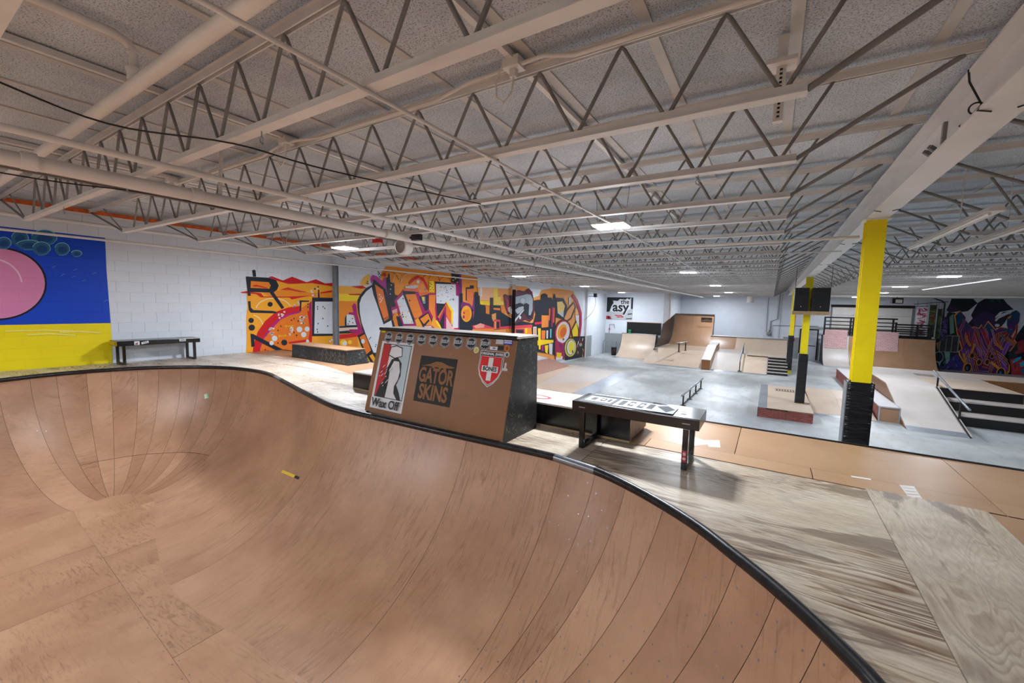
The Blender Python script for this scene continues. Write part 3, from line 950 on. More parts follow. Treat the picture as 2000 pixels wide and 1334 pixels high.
sheet(rc(0.3, -1.2, 0.69, 1.2), 'ply_grey'); sheet(rc(0.69, -1.2, 1.33, 1.2), 'ply_knot', dz=0.004)
sheet(rc(-8.3, YN+0.02, -3.4, -1.0), 'ply_grey'); sheet(rc(-3.4, YN+0.02, 1.33, -1.2), 'ply_grey')
sheet(rc(1.33, 1.6, 3.7, 4.0), 'masonite_deck', 'masonite_sheet'); sheet(rc(1.33, -1.2, 3.7, 1.6), 'masonite_deck', 'masonite_sheet')
for x0, x1 in ((-5.3, -2.7), (-2.7, -0.95), (-0.95, 0.37), (0.37, 1.42), (1.42, 3.7)):
    sheet(rc(x0, 3.98, x1, 4.24), 'masonite_deck', 'masonite_sheet')
for x0, x1 in ((-5.3, -2.6), (-2.6, -0.2), (-0.2, 1.42), (1.42, 3.7)):
    sheet(rc(x0, 4.24, x1, YL), 'masonite_deck', 'masonite_sheet')
sheet([(-10.86, 5.06), (-9.38, 5.26), (-7.8, 5.06), (-7.8, 5.95), (-10.86, 5.95)], 'birch_brown', 'masonite_sheet')
sheet([(-7.8, 5.06), (-7.46, 5.01), (-5.94, 4.62), (-5.38, 4.40), (-5.32, 4.4), (-5.32, 5.95), (-7.8, 5.95)], 'birch_brown', 'masonite_sheet')
b = MB()
b.box((-10.85, YN+0.03, DECK-0.06), (-10.0, 5.9, DECK-0.022)); b.box((0.72, YN+0.03, DECK-0.06), (3.68, YL-0.03, DECK-0.022))
b.box((-10.0, 3.95, DECK-0.06), (0.72, YL-0.03, DECK-0.022)); b.box((-10.0, YL-0.03, DECK-0.06), (-5.4, 5.9, DECK-0.022))
b.box((-0.25, 2.72, DECK-0.06), (0.72, 3.95, DECK-0.022)); b.box((0.56, 1.6, DECK-0.06), (0.72, 2.72, DECK-0.022)); b.box((-6.0, 3.58, DECK-0.06), (-0.25, 3.95, DECK-0.022))
b.build('deck_framing', M('gap'), deck)
# back of the deck: sheeted wall down to the street course, steel edge on the lip
b = MB()
b.box((-5.32, YL-0.02, 0), (3.7, YL, DECK-0.02)); b.build('back_sheet', M('birch_brown'), deck)
b = MB(); b.box((-10.86, 5.93, 0), (-5.3, 5.95, DECK-0.02)); b.build('back_sheet', M('birch_brown'), deck)
b = MB(); b.box((3.68, YN+0.03, 0), (3.7, YL, DECK-0.02)); b.build('end_sheet', M('birch_brown'), deck)
b = MB(); b.tube([(-5.3, YL+0.012, DECK-0.012), (3.7, YL+0.012, DECK-0.012)], 0.026, 8); b.build('lip_pipe', M('coping'), deck)
b = MB(); b.tube([(-10.86, 5.965, DECK-0.012), (-5.3, 5.965, DECK-0.012)], 0.026, 8); b.build('lip_pipe', M('coping'), deck)
# prints on the deck
P = Print((0, 0, DECK+0.0005), (1, 0, 0), (0, 1, 0), 0.0005)
P.poly('ece6e0', [at_z(x, y, DECK).xy for x, y in ((1320, 852), (1345, 850), (1375, 860), (1405, 860), (1407, 874), (1385, 873), (1382, 868), (1345, 872), (1322, 866))])
P.build('white_print', deck, 'white logo print')
P = Print((0, 0, DECK+0.0005), (1, 0, 0), (0, 1, 0), 0.0005)
q = [at_z(x, y, DECK).xy for x, y in ((1756, 947), (1785, 950), (1804, 978), (1778, 976))]
P.poly('e9e4e0', q)
for t in (0.2, 0.42, 0.64, 0.85):
    a = q[0].lerp(q[3], t); c = q[1].lerp(q[2], t); P.line('b08a66', [tuple(a.lerp(c, s)) for s in (0.08, 0.3, 0.5, 0.7, 0.92)], 0.006)
P.build('white_sticker', deck, 'white worn lettered sticker')
P = Print((0, 0, DECK+0.0005), (1, 0, 0), (0, 1, 0), 0.0005)
P.poly('e9e4e0', [at_z(x, y, DECK).xy for x, y in ((1661, 929), (1700, 935), (1702, 938), (1664, 932))])
P.build('white_strip', deck)
# ------------------------------------------------------------------ things on the deck
def box_thing(name, a, b, label, cat, parts):
    pass
# vert extension with stickers
gx0, gx1 = -4.02, -2.07
gy0, gy1, gyb = 3.165, 3.42, 3.86
gz0, gz1 = DECK, H-0.31
g = thing('bowl_extension', ((gx0+gx1)/2, gy0+0.3, DECK), 'brown stickered extension box standing on the bowl coping', 'ramp')
m = MB(); _k = lambda z: gy0+(gy1-gy0)*(z-gz0)/(gz1-gz0)
m.prism([(gx0, _k(gz0+.03), gz0+0.03), (gx0, _k(gz0+.03)+0.018, gz0+0.03), (gx0, _k(gz1-.02)+0.018, gz1-0.02), (gx0, _k(gz1-.02), gz1-0.02)], (gx1-gx0, 0, 0)); m.build('face_sheet', M('masonite_box'), g)
for x, nm in ((gx1-0.019, 'side_cheek'), (gx0+0.001, 'side_cheek')):
    m = MB(); m.prism([(x, gy0+0.02, gz0+0.002), (x, gyb, gz0+0.002), (x, gyb-0.03, gz1-0.02), (x, gy1+0.02, gz1-0.02)], (0.018, 0, 0)); m.build(nm, M('black_scuff'), g)
m = MB(); m.box((gx0+0.02, gyb-0.05, gz0+0.002), (gx1-0.02, gyb-0.033, gz1-0.022)); m.build('back_sheet', M('black_scuff'), g)
m = MB(); m.box((gx0-0.004, gy1-0.012, gz1-0.02), (gx1+0.004, gyb-0.02, gz1)); m.build('top_sheet', M('birch_light'), g)
m = MB(); m.tube([(gx0, gy1-0.004, gz1-0.016), (gx1, gy1-0.004, gz1-0.016)], 0.024, 8); m.build('steel_edge', M('coping'), g)
gu = Vector((1, 0, 0)); gv = (Vector((0, gy1, gz1))-Vector((0, gy0, gz0))).normalized()
GP = Vector((0, gy0, gz0)); gn = gu.cross(gv)
def gface(x, y):                       # sighted point on the face sheet -> (along, up the slope)
    v = _ray(x, y); o = Vector((0, 0, H)); t = (GP-o).dot(gn)/v.dot(gn); q = o+v*t-GP
    return (q.x, q.dot(gv))
GC = lambda x, y: gface(720+x/5.129, 620+y/5.129)
def gprint(): return Print(GP+gn*0.002, gu, gv, 0.0007)
# black gator sticker
P = gprint(); c = [GC(505, 370), GC(875, 410), GC(820, 925), GC(455, 850)]
xa, ya, xb, yb = -3.275, min(p[1] for p in c)+0.02, -2.755, max(p[1] for p in c)-0.01
P.rect('17191b', xa, ya, xb, yb)
TAN = '8a5c34'
cx = (xa+xb)/2; hh = yb-ya
P.text(TAN, 'GATOR', cx, ya+hh*0.575, 0.222, 0.0065, 0, 0.66, 0.96)
P.text(TAN, 'SKINS', cx, ya+hh*0.215, 0.222, 0.0065, 0, 0.74, 0.96)
gl = [(0.04, .775), (0.16, .80), (0.30, .835), (0.45, .90), (0.6, .905), (0.72, .87), (0.80, .845), (0.93, .83), (0.97, .815), (0.86, .79), (0.74, .785), (0.76, .74), (0.70, .735), (0.68, .775), (0.62, .78), (0.60, .75), (0.54, .745), (0.55, .78), (0.46, .785), (0.42, .755), (0.35, .75), (0.38, .785), (0.25, .79)]
P.poly(TAN, [(xa+(xb-xa)*a, ya+hh*b_) for a, b_ in gl])
P.build('black_logo_sticker', g, 'black square sticker with tan alligator and lettering')
# white ink poster
P = gprint(); c = [GC(125, 235), GC(435, 260), GC(355, 970), GC(40, 905)]
xa, xb = -3.945, -3.415; yt = (c[0][1]+c[1][1])/2; y0_ = (c[2][1]+c[3][1])/2; hh = yt-y0_; ww = xb-xa
X = lambda a: xa+ww*a
Y = lambda b_: y0_+hh*b_
P.rect('d9dbe0', xa, y0_, xb, yt)
P.rect('1d2226', X(.07), Y(.17), X(.95), Y(.965)); P.rect('dfe2e6', X(.085), Y(.18), X(.935), Y(.955))
P.poly('c0272d', [(X(.085), Y(.18)), (X(.3), Y(.18)), (X(.32), Y(.955)), (X(.085), Y(.955))])
P.poly('b9ccd4', [(X(.62), Y(.18)), (X(.935), Y(.18)), (X(.935), Y(.955)), (X(.6), Y(.955))])
P.poly('23262b', [(X(.12), Y(.18)), (X(.2), Y(.36)), (X(.3), Y(.44)), (X(.34), Y(.62)), (X(.42), Y(.74)), (X(.6), Y(.78)), (X(.74), Y(.7)), (X(.78), Y(.52)), (X(.7), Y(.38)), (X(.82), Y(.28)), (X(.9), Y(.18))])
P.poly('d8dade', [(X(.42), Y(.18)), (X(.44), Y(.4)), (X(.42), Y(.6)), (X(.5), Y(.72)), (X(.66), Y(.72)), (X(.74), Y(.58)), (X(.72), Y(.46)), (X(.64), Y(.36)), (X(.66), Y(.26)), (X(.78), Y(.18))])
P.poly('e4e6ea', [(X(.3), Y(.8)), (X(.34), Y(.92)), (X(.5), Y(.945)), (X(.68), Y(.92)), (X(.72), Y(.8)), (X(.5), Y(.76))])
P.line('23262b', [(X(.3), Y(.8)), (X(.34), Y(.92)), (X(.5), Y(.945)), (X(.68), Y(.92)), (X(.72), Y(.8)), (X(.5), Y(.76)), (X(.3), Y(.8))], 0.012)
rr = random.Random(3)
for i in range(26):
    a, b_ = rr.uniform(.15, .45), rr.uniform(.22, .62); l = rr.uniform(.02, .06)
    P.line('e6e7ea' if i % 2 else '23262b', [(X(a), Y(b_)), (X(a+l), Y(b_+l*.8))], 0.008)
P.text('23262b', 'Wax Off', X(.5), Y(.085), 0.135, 0.003, 0, 0.92)
P.build('ink_poster', g, 'white ink drawing poster reading Wax Off')
# row of hexagon stickers
hx = [(205, 187), (310, 195), (420, 203), (533, 211), (650, 218), (770, 230), (900, 237), (1032, 245), (1172, 252)]
for q in hx:
    P = gprint(); a, b_ = GC(*q); b_ -= 0.014; r = 0.074
    hexa = lambda k: [(a+k*r*1.02*math.cos(math.pi/6+i*math.pi/3), b_+k*r*math.sin(math.pi/6+i*math.pi/3)) for i in range(6)]
    P.poly('c9ced3', hexa(1.0)); P.poly('16181a', hexa(0.94)); P.line('c9ced3', hexa(0.80)+hexa(0.80)[:1], 0.005)
    P.text('c9ced3', 'JESSUP', a, b_, 0.052, 0.0015, 0, 0.68)
    for i in (0, 2, 4):
        h8 = hexa(0.8); P.line('c9ced3', [h8[i], ((a+h8[i][0]*2)/3, (b_+h8[i][1]*2)/3)], 0.005)
    P.build('hexagon_sticker', g)
# shield sticker
P = gprint(); a0, b0 = GC(1110, 330); a1, b1 = GC(1345, 345); am, bm2 = GC(1195, 702)
aL, aR, bt = -2.475, -2.185, (b0+b1)/2; am = (aL+aR)/2
def shield(k, top, bot):
    w = (aR-aL)/2*k
    return [(am-w, top), (am+w, top), (am+w, top-(top-bot)*0.50), (am+w*0.82, top-(top-bot)*0.70), (am+w*0.45, top-(top-bot)*0.88), (am, bot), (am-w*0.45, top-(top-bot)*0.88), (am-w*0.82, top-(top-bot)*0.70), (am-w, top-(top-bot)*0.50)]
P.poly('d8dadd', shield(1, bt, bm2)); P.poly('1b1c1e', shield(.95, bt-0.006, bm2+0.012)); P.poly('d8dadd', shield(.90, bt-0.052, bm2+0.02)); P.poly('d81e22', shield(.86, bt-0.056, bm2+0.028))
P.text('e8e8ea', 'ORIGINAL SWISS', am, bt-0.030, 0.036, 0.0012, 0, 0.98)
hgt = bt-bm2; cy_ = bt-hgt*0.50
P.rect('e4e6e8', am-0.028, cy_-0.115, am+0.028, cy_+0.115); P.rect('e4e6e8', am-0.098, cy_-0.030, am+0.098, cy_+0.030)
P.text('141416', 'BONES', am, cy_, 0.058, 0.0022, 0, 0.92)
P.build('shield_sticker', g, 'red shield sticker with white cross')
for (x0, y0, x1, y1, c, tx, tc, nm) in ((1283, 208, 1357, 272, 'c9ccd0', '', '', 'grey sticker'), (1358, 212, 1438, 280, '2a36b8', 'decks', 'e8ecf4', 'blue lettered sticker'), (1220, 290, 1292, 330, 'e4e6ea', '1984', '2848b0', 'white number sticker'), (1296, 282, 1348, 330, '17181a', '', '', 'black sticker')):
    P = gprint(); a, b_ = GC(x0, y0); c2, d2 = GC(x1, y1)
    P.rect(c, a, d2, c2, b_)
    if tx and tx != 'decks': P.text(tc, tx, (a+c2)/2, (b_+d2)/2, (b_-d2)*0.8, 0.001, 0, 0.75)
    if tx == 'decks':
        for k in (0.35, 0.68): P.line(tc, [(a+(c2-a)*t, d2+(b_-d2)*k+0.006*math.sin(t*40)) for t in [i/14 for i in range(1, 14)]], 0.011)
    P.build('sticker', g, nm)
for (x, y, r, c, c2, nm) in ((1080, 327, 0.034, 'cdd2c8', 'd8c81e', 'round white and yellow sticker'), (1388, 308, 0.032, 'c9782a', '8a4a18', 'round orange sticker'), (1388, 372, 0.028, 'c4c8cc', '4a4e52', 'grey crest sticker')):
    P = gprint(); a, b_ = GC(x, y); P.oval(c, a, b_, r); P.oval(c2, a, b_-r*.1, r*.55, r*.62); P.build('sticker', g, nm)
P = gprint(); a, b_ = GC(1370, 495)
P.poly('c8cccf', [(a-.03, b_-.04), (a+.03, b_-.04), (a+.03, b_-.02), (a+.01, b_-.01), (a+.013, b_+.03), (a, b_+.045), (a-.013, b_+.03), (a-.01, b_-.01), (a-.03, b_-.02)]); P.build('sticker', g, 'grey figure sticker')
P = gprint(); a, b_ = GC(152, 143); P.rect('d8c41c', a-.035, b_-.011, a+.035, b_+.011); P.build('sticker', g, 'yellow strip sticker')

# benches
def bench(o, along, L, D, hgt, label, stickers):
    """grind bench: slab on two square steel hoops; o = centre on the deck"""
    r = thing('grind_bench', o, label, 'bench', 'black grind benches on the bowl deck')
    ux = Vector((1, 0, 0)) if along == 'x' else Vector((0, 1, 0)); uy = Vector((0, 1, 0)) if along == 'x' else Vector((-1, 0, 0))
    o = Vector(o)
    def bx(a, b, nm, mt, par=r, bev=0.004):
        p, q = [o+ux*v[0]+uy*v[1]+Vector((0, 0, v[2])) for v in (a, b)]
        return MB().box(p, q).build(nm, mt, par, bevel=bev)
    bx((-L/2, -D/2, hgt-0.095), (L/2, D/2, hgt-0.006), 'slab', M('black_satin'))
    bx((-L/2, -D/2, hgt-0.006), (L/2, D/2, hgt), 'top_sheet', M('black_satin'), bev=0.0015)
    for s in (-1, 1):
        xc = s*(L/2-0.10)
        for t in (-1, 1):
            bx((xc-0.022, t*D/2-(0.05 if t > 0 else -0.006)+0.0, 0.002), (xc+0.022, t*D/2+(-0.006 if t > 0 else 0.05), hgt-0.095), 'leg', M('black_satin'))
        bx((xc-0.022, -D/2+0.052, 0.002), (xc+0.022, D/2-0.052, 0.035), 'foot_bar', M('black_satin'))
    return r
b1 = bench((-10.60, 3.29, DECK+0.002), 'y', 1.34, 0.42, 0.455, 'black bench pushed against the white wall between the murals', None)
b2 = bench((-0.975, 3.74, DECK+0.002), 'x', 1.10, 0.41, 0.44, 'black bench with stickered top in front of the low pad', None)
# white caps over the front legs of the near bench
for s in (-1, 1):
    xc = -0.975+s*0.45; m = MB(); m.box((xc-0.03, 3.74-0.209, DECK+0.388), (xc+0.03, 3.74-0.2055, DECK+0.396)); m.build('leg_cap', M('bare_steel'), b2)
P = Print((-0.975, 3.74, DECK+0.4425), (1, 0, 0), (0, 1, 0), 0.0005)
P.rect('3a3f44', -.50, -.18, .10, .19); P.rect('d9dadc', -.47, -.10, -.22, .10)
for x, w in ((-.43, .05), (-.34, .05), (-.27, .03)): P.rect('24272b', x, -.06, x+w, .06)
P.oval('d9dadc', -.315, 0, .014, .03)
P.rect('cfd2d6', -.18, -.17, .16, .12)
for i, x in enumerate((-.15, -.07, .02, .10)): P.rect('2b2e33', x, -.12+.02*(i % 2), x+.05, .08)
P.oval('cfd2d6', -.04, -.02, .02, .05); P.oval('c9cdd2', .05, -.02, .018, .05)
P.rect('b9bec6', .16, -.18, .34, .10); P.poly('2e3238', [(.17, .02), (.25, .09), (.33, -.02), (.28, -.15)]); P.oval('6f8fb0', .40, -.05, .03, .02)
P.line('c4c6ca', [(-.46, .165), (-.1, .165)], .02)
P.build('top_stickers', b2, 'white and grey worn stickers')
P = Print((-0.975+0.45-0.022, 3.74-0.2015, DECK+0.05), (1, 0, 0), (0, 0, 1), 0.0006)
P.rect('b03a48', 0.004, 0.02, 0.04, 0.12); P.oval('e6c8c4', .022, .05, .013, .012); P.oval('e0b8b8', .022, .09, .012, .016); P.build('leg_sticker', b2, 'small red and pink sticker')
X1 = -10.60+0.2105
P = Print((X1, 3.29, DECK+0.36), (0, 1, 0), (0, 0, 1), 0.0006)
P.rect('d8dadc', -.42, .012, -.34, .085); P.poly('b02c38', [(-.40, .02), (-.36, .08), (-.37, .02)]); P.poly('2a3a6a', [(-.41, .02), (-.385, .07), (-.39, .02)])
P.poly('d8dadc', [(-.31, .02), (-.20, .045), (-.205, .085), (-.315, .06)]); P.line('4a6a9a', [(-.295, .045), (-.22, .062)], .014)
P.rect('d8dadc', .30, .04, .41, .088); P.line('5a5e64', [(.315, .064), (.395, .064)], .02); P.build('side_stickers', b1, 'three small white stickers')
P = Print((-10.60, 3.29-0.6705, DECK+0.36), (1, 0, 0), (0, 0, 1), 0.0006)
P.rect('c9a814', -.20, .012, .20, .088); P.oval('6a5c10', .12, .05, .03, .028); P.build('end_sticker', b1, 'yellow sticker')

# ledge box by the mural
lx0, lx1, ly0, ly1 = -9.27, -7.30, 5.32, 5.84
l = thing('ledge_box', ((lx0+lx1)/2, (ly0+ly1)/2, DECK), 'black scratched ledge box with tan top in front of the mural', 'ledge')
m = MB(); m.prism([(lx0, ly0, DECK+.002), (lx1+0.05, ly0, DECK+.002), (lx1, ly0+0.01, DECK+.30), (lx0, ly0+0.01, DECK+.30)], (0, 0.018, 0)); m.build('front_sheet', M('black_scuff'), l)
m = MB(); m.prism([(lx1+0.05, ly0+.018, DECK+.002), (lx1+0.05, ly1, DECK+.002), (lx1, ly1-.06, DECK+.30), (lx1, ly0+.028, DECK+.30)], (-0.018, 0, 0)); m.build('end_sheet', M('black_scuff'), l)
m = MB(); m.box((lx0, ly0+.02, DECK+.002), (lx0+.018, ly1-.06, DECK+.30)); m.box((lx0+.018, ly1-.09, DECK+.002), (lx1-.02, ly1-.07, DECK+.30)); m.build('rear_sheet', M('black_scuff'), l)
m = MB(); m.box((lx0-.005, ly0-.002, DECK+.30), (lx1+.008, ly1-.055, DECK+.318)); m.build('top_sheet', M('birch_brown'), l)
P = Print((0, ly0-0.0015, DECK), (1, 0, 0), (0, 0, 1), 0.0006)
rr = random.Random(5)
for row, z in ((.20, 0), (.09, 1)):
    x = -8.15
    for i in range(6):
        P.line('8f8c86', [(x+rr.uniform(-.03, .03), row-.05), (x+.05, row+.05), (x+.09+rr.uniform(-.03, .03), row-.04)], .008); x += .145
P.build('scratched_tags', l, 'scratched chalk tags')

# long manual pad behind the extension
px0, px1, py0, py1 = -5.28, -1.09, 3.96, 4.58
pz = DECK+0.262
pd = thing('manual_pad', ((px0+px1)/2, py0+0.3, DECK), 'long low pad with black sides and pale top behind the near bench', 'ledge')
m = MB(); m.box((px0, py0, DECK+.024), (px1, py0+.018, pz-.018)); m.build('front_sheet', M('black_satin'), pd)
m = MB(); m.box((px0, py0+.02, DECK+.001), (px1, py0+.06, DECK+.024)); m.box((px0, py0-.004, DECK+.001), (px1+.0, py0+.02, DECK+.022)); m.build('base_strip', M('wood_trim'), pd)
m = MB(); m.prism([(px1, py0+.018, DECK+.024), (px1, py1, DECK+.024), (px1, py1, pz-.018), (px1, py0+.018, pz-.018)], (-0.018, 0, 0)); m.build('end_cheek', M('ply_end'), pd)
m = MB(); m.box((px0, py0+.06, DECK+.002), (px0+.018, py1, pz-.018)); m.box((px0+.018, py1-.018, DECK+.002), (px1-.018, py1, pz-.018)); m.build('rear_sheet', M('black'), pd)
for xa, xb in ((px0, -3.0), (-2.998, px1)):
    m = MB(); m.box((xa, py0-.003, pz-.018), (xb, py1+.002, pz)); m.build('top_sheet', M('birch_light'), pd)
m = MB(); m.box((px1-.03, py0+.1, pz), (px1+.012, py1+.004, pz+.004)); m.build('steel_edge', M('bare_steel'), pd)
P = Print((0, 0, pz+.0006), (1, 0, 0), (0, 1, 0), 0.0006)
a = at_z(1058, 776, pz); P.oval('c8343c', a.x-.08, a.y, .20, .10); P.oval('e4dcd4', a.x-.08, a.y, .16, .06)
for i in range(5): P.line('2a2c30', [(a.x-.19+.05*i, a.y-.03), (a.x-.17+.05*i, a.y+.03)], .012)
P.build('red_sticker', pd, 'red and white oval sticker')
P = Print((0, 0, pz+.0006), (1, 0, 0), (0, 1, 0), 0.0006)
a = at_z(1200, 777, pz); P.oval('d8822a', a.x, a.y, .08, .04); P.oval('e8b070', a.x, a.y, .05, .02); P.build('orange_sticker', pd, 'orange oval sticker')
# ------------------------------------------------------------------ street course
def transition(x0, x1, yb, yt, z0, z1, n=12):
    """curved riding surface rising from yb,z0 to yt,z1"""
    run, h = yt-yb, z1-z0
    R = (run*run+h*h)/(2*h); am = math.asin(min(1, run/R)) if run <= R else math.pi/2
    pts = []
    for k in range(n+1):
        a = am*k/n
        pts.append((yb+R*math.sin(a)*run/(R*math.sin(am)), z0+R*(1-math.cos(a))*h/(R*(1-math.cos(am)))))
    return pts
def curve_sheet(pts, x0, x1, name, mat, parent, th=0.012):
    m = MB(); n = len(pts)
    vs = [(x, y, z) for x in (x0, x1) for (y, z) in pts]
    m.add(vs, [(k, k+1, n+k+1, n+k) for k in range(n-1)], 0, True)
    vs2 = [(x, y, z-th) for x in (x0, x1) for (y, z) in pts]
    m.add(vs2, [(k, n+k, n+k+1, k+1) for k in range(n-1)], 0, True)
    return m.build(name, mat, parent)
def cheek(pts, x, base, yback, name, mat, parent, th=0.018):
    poly = [(x, y, z-0.013) for y, z in pts] + [(x, yback, pts[-1][1]-0.013), (x, yback, base), (x, pts[0][0], base)]
    poly = [poly[0]]+[p for i, p in enumerate(poly[1:], 1) if (Vector(p)-Vector(poly[i-1])).length > 1e-4]
    return MB().prism(poly, (th, 0, 0)).build(name, mat, parent)

# quarter pipe below the banner
q = thing('quarter_pipe', (-8.2, 30, 0), 'pale quarter pipe in the corner below the banner wall', 'ramp')
pts = transition(-9.42, -6.95, 29.15, 30.75, 0.012, H-1.93)
for xa, xb in ((-9.42, -8.2), (-8.196, -6.95)): curve_sheet(pts, xa, xb, 'ramp_sheet', M('birch'), q)
cheek(pts, -9.44, 0, 31.15, 'side_cheek', M('black'), q); cheek(pts, -6.95, 0, 31.15, 'side_cheek', M('black'), q)
m = MB(); m.tube([(-9.44, 30.76, H-1.92), (-6.93, 30.76, H-1.92)], 0.03, 8); m.build('coping', M('bare_steel'), q)
m = MB(); m.box((-9.42, 30.78, H-1.96), (-6.95, 31.14, H-1.94)); m.build('deck_sheet', M('birch_light'), q)
m = MB(); m.prism([(-9.45, 28.6, 0.002), (-9.45, 29.17, 0.016), (-9.45, 29.17, 0.002)], (2.15, 0, 0)); m.build('steel_toe', M('galv'), q)
m = MB(); m.box((-9.2, 31.13, H-1.93), (-6.72, 31.18, H-1.09)); m.build('back_board', M('black'), q)
m = MB(); m.box((-9.22, 31.10, H-1.09), (-6.70, 31.185, H-1.06)); m.build('board_cap', M('wood_trim'), q)
bk = thing('bucket', (-8.85, 30.95, H-1.938), 'small bright green bucket on the quarter pipe deck', 'bucket')
m = MB(); m.lathe((-8.9, 30.95, H-1.938), [(0.0, 0), (0.085, 0), (0.10, 0.25), (0.115, 0.25), (0.115, 0.28), (0.095, 0.28), (0.08, 0.02), (0, 0.02)], 16); m.build('body', M('green'), bk)
m = MB(); m.tube([(-8.9+0.11*math.cos(t), 30.95, H-1.67-0.06*math.sin(t)) for t in [i*math.pi/8 for i in range(9)]], 0.006, 5); m.build('handle', M('green'), bk)

# raised platform with banks, big wall and stairs
PZ = H-2.71
pf = thing('street_platform', (-3, 31, 0), 'wide pale wood platform with banks and curved walls at the far end', 'ramp')
YP0, YP1 = 26.75, 29.3
def slab(x0, x1, y0, y1, z, name, mat, par=pf, th=0.018): return MB().box((x0, y0, z-th), (x1, y1, z)).build(name, mat, par)
def bank(x0, x1, y0, y1, z0, z1, name, mat, par):
    return MB().prism([(x0, y0, z0), (x0, y1, z1), (x0, y1, z1-0.02), (x0, y0, z0-0.012)], (x1-x0, 0, 0)).build(name, mat, par)
# fan of bank sheets left of the ledge
bank(-6.05, -4.7, YP0+0.1, YP1, 0.03, PZ, 'bank_sheet', M('birch'), pf)
bank(-4.696, -3.32, YP0+0.1, YP1, 0.03, PZ, 'bank_sheet', M('birch'), pf)
bank(-2.83, -1.35, YP0+0.1, YP1, 0.03, PZ, 'bank_sheet', M('birch_light'), pf)
bank(-1.346, 0.0, YP0+0.1, YP1, 0.03, PZ, 'bank_sheet', M('birch'), pf)
m = MB(); m.prism([(-6.9, YP0+0.1, 0.03), (-6.054, YP0+0.1, 0.03), (-6.054, YP1, PZ), (-6.56, YP1, PZ)], (0, 0, -.02)); m.build('bank_sheet', M('birch'), pf)
m = MB(); m.prism([(-6.9, YP0+0.1, 0.004), (-6.56, YP1, PZ-.02), (-6.56, YP1, .004)], (-.016, 0, 0)); m.build('bank_side', M('birch'), pf)
for xa, xb in ((-6.9, -3.34), (-2.83, 0.0)):
    m = MB(); m.prism([(xa, YP0-0.22, 0.002), (xa, YP0+0.12, 0.034), (xa, YP0+0.12, 0.006)], (xb-xa, 0, 0)); m.build('steel_toe', M('galv'), pf)
slab(-6.56, -3.3, YP1, 33.1, PZ, 'platform_sheet', M('birch')); slab(-3.296, -1.1, YP1, 32.3, PZ, 'platform_sheet', M('birch_light')); slab(-1.096, 1.0, 29.0, 32.3, PZ, 'platform_sheet', M('birch'))
# tall curved wall
pts = transition(0, 0, 33.0, 35.3, PZ, H-0.40, 16)
for xa, xb in ((-6.55, -5.1), (-5.096, -3.72)): curve_sheet(pts, xa, xb, 'tall_wall_sheet', M('birch_brown'), pf)
cheek(pts, -3.72, PZ, 35.7, 'tall_cheek', M('black'), pf)
m = MB(); m.box((-6.6, 35.26, H-0.42), (-3.70, 35.7, H-0.38)); m.build('tall_cap', M('black'), pf)
# low curved wall
pts2 = transition(0, 0, 32.2, 33.9, PZ, H-1.96, 10)
for xa, xb in ((-3.70, -2.0), (-1.996, -0.4), (-0.396, 1.05)): curve_sheet(pts2, xa, xb, 'low_wall_sheet', M('birch_brown' if xa < -3 else 'birch'), pf)
m = MB(); m.tube([(-3.70, 33.9, H-1.945), (1.05, 33.9, H-1.945)], 0.03, 8); m.build('coping', M('bare_steel'), pf)
m = MB(); m.box((-3.7, 33.92, H-1.99), (1.05, 35.6, H-1.97)); m.build('deck_sheet', M('birch_light'), pf)
cheek(pts2, 1.05, 0, 35.6, 'side_cheek', M('black'), pf)
m = MB(); m.box((1.0, 29.0, 0), (1.02, 32.3, PZ-0.02)); m.build('side_sheet', M('black'), pf)
# black side wall of the tall ramp
poly = [(-6.62, 28.3, 0.3), (-6.62, 28.75, PZ+0.25), (-6.62, 31.1, H-1.08), (-6.62, 35.3, H-0.40), (-6.62, 35.7, H-0.40), (-6.62, 35.7, PZ), (-6.62, 28.3, PZ-0.35)]
poly = [(-6.58, 28.55, PZ-0.1), (-6.58, 30.7, H-1.93), (-6.58, 31.2, H-1.08), (-6.58, 35.3, H-0.40), (-6.58, 35.7, H-0.40), (-6.58, 35.7, PZ-0.1)]
m = MB(); m.prism(poly, (-0.018, 0, 0)); m.build('side_wall', M('black'), pf)
m = MB(); m.bar((-6.6, 31.2, H-1.06), (-6.6, 35.3, H-0.38), 0.12, 0.03); m.build('side_wall_cap', M('pipe'), pf)
m = MB(); m.bar((-6.5, 28.6, PZ+0.02), (-6.5, 33.0, PZ+0.02), 0.10, 0.03); m.build('foot_trim', M('birch_light'), pf)
P = Print((0, 35.02, 0), (1, 0, 0), (0, 0, 1), 0.001)
a = at_y(1369, 620, 34.8); c = at_y(1390, 630, 34.8)
P.rect('4a3e38', a.x, c.z, c.x, a.z); P.rect('8a6a50', a.x+.05, c.z+.05, c.x-.05, c.z+.17)
P.poly('1c1c1e', [(a.x+.08, a.z-.04), (c.x-.08, a.z-.04), (c.x-.22, c.z+.2), (a.x+.2, c.z+.2)]); P.oval('6a5a4c', (a.x+c.x)/2, (a.z*0.62+c.z*0.38), .2, .05); P.build('wall_sticker', pf, 'dark square logo sticker')
# stairs
for i in range(6):
    y = 27.05+0.33*i; z0, z1 = PZ*i/6, PZ*(i+1)/6
    m = MB(); m.box((0.03, y, max(z0, 0.001)), (0.98, y+0.018, z1-0.02)); m.build('riser', M('black'), pf)
    m = MB(); m.box((0.03, y-0.02, z1-0.02), (0.98, y+0.35, z1)); m.build('tread', M('birch_light'), pf)
m = MB(); m.prism([(0.0, 26.85, 0.002), (0.0, 29.3, PZ+0.01), (0.0, 29.3, 0.002)], (0.03, 0, 0)); m.build('stair_cheek', M('galv'), pf)

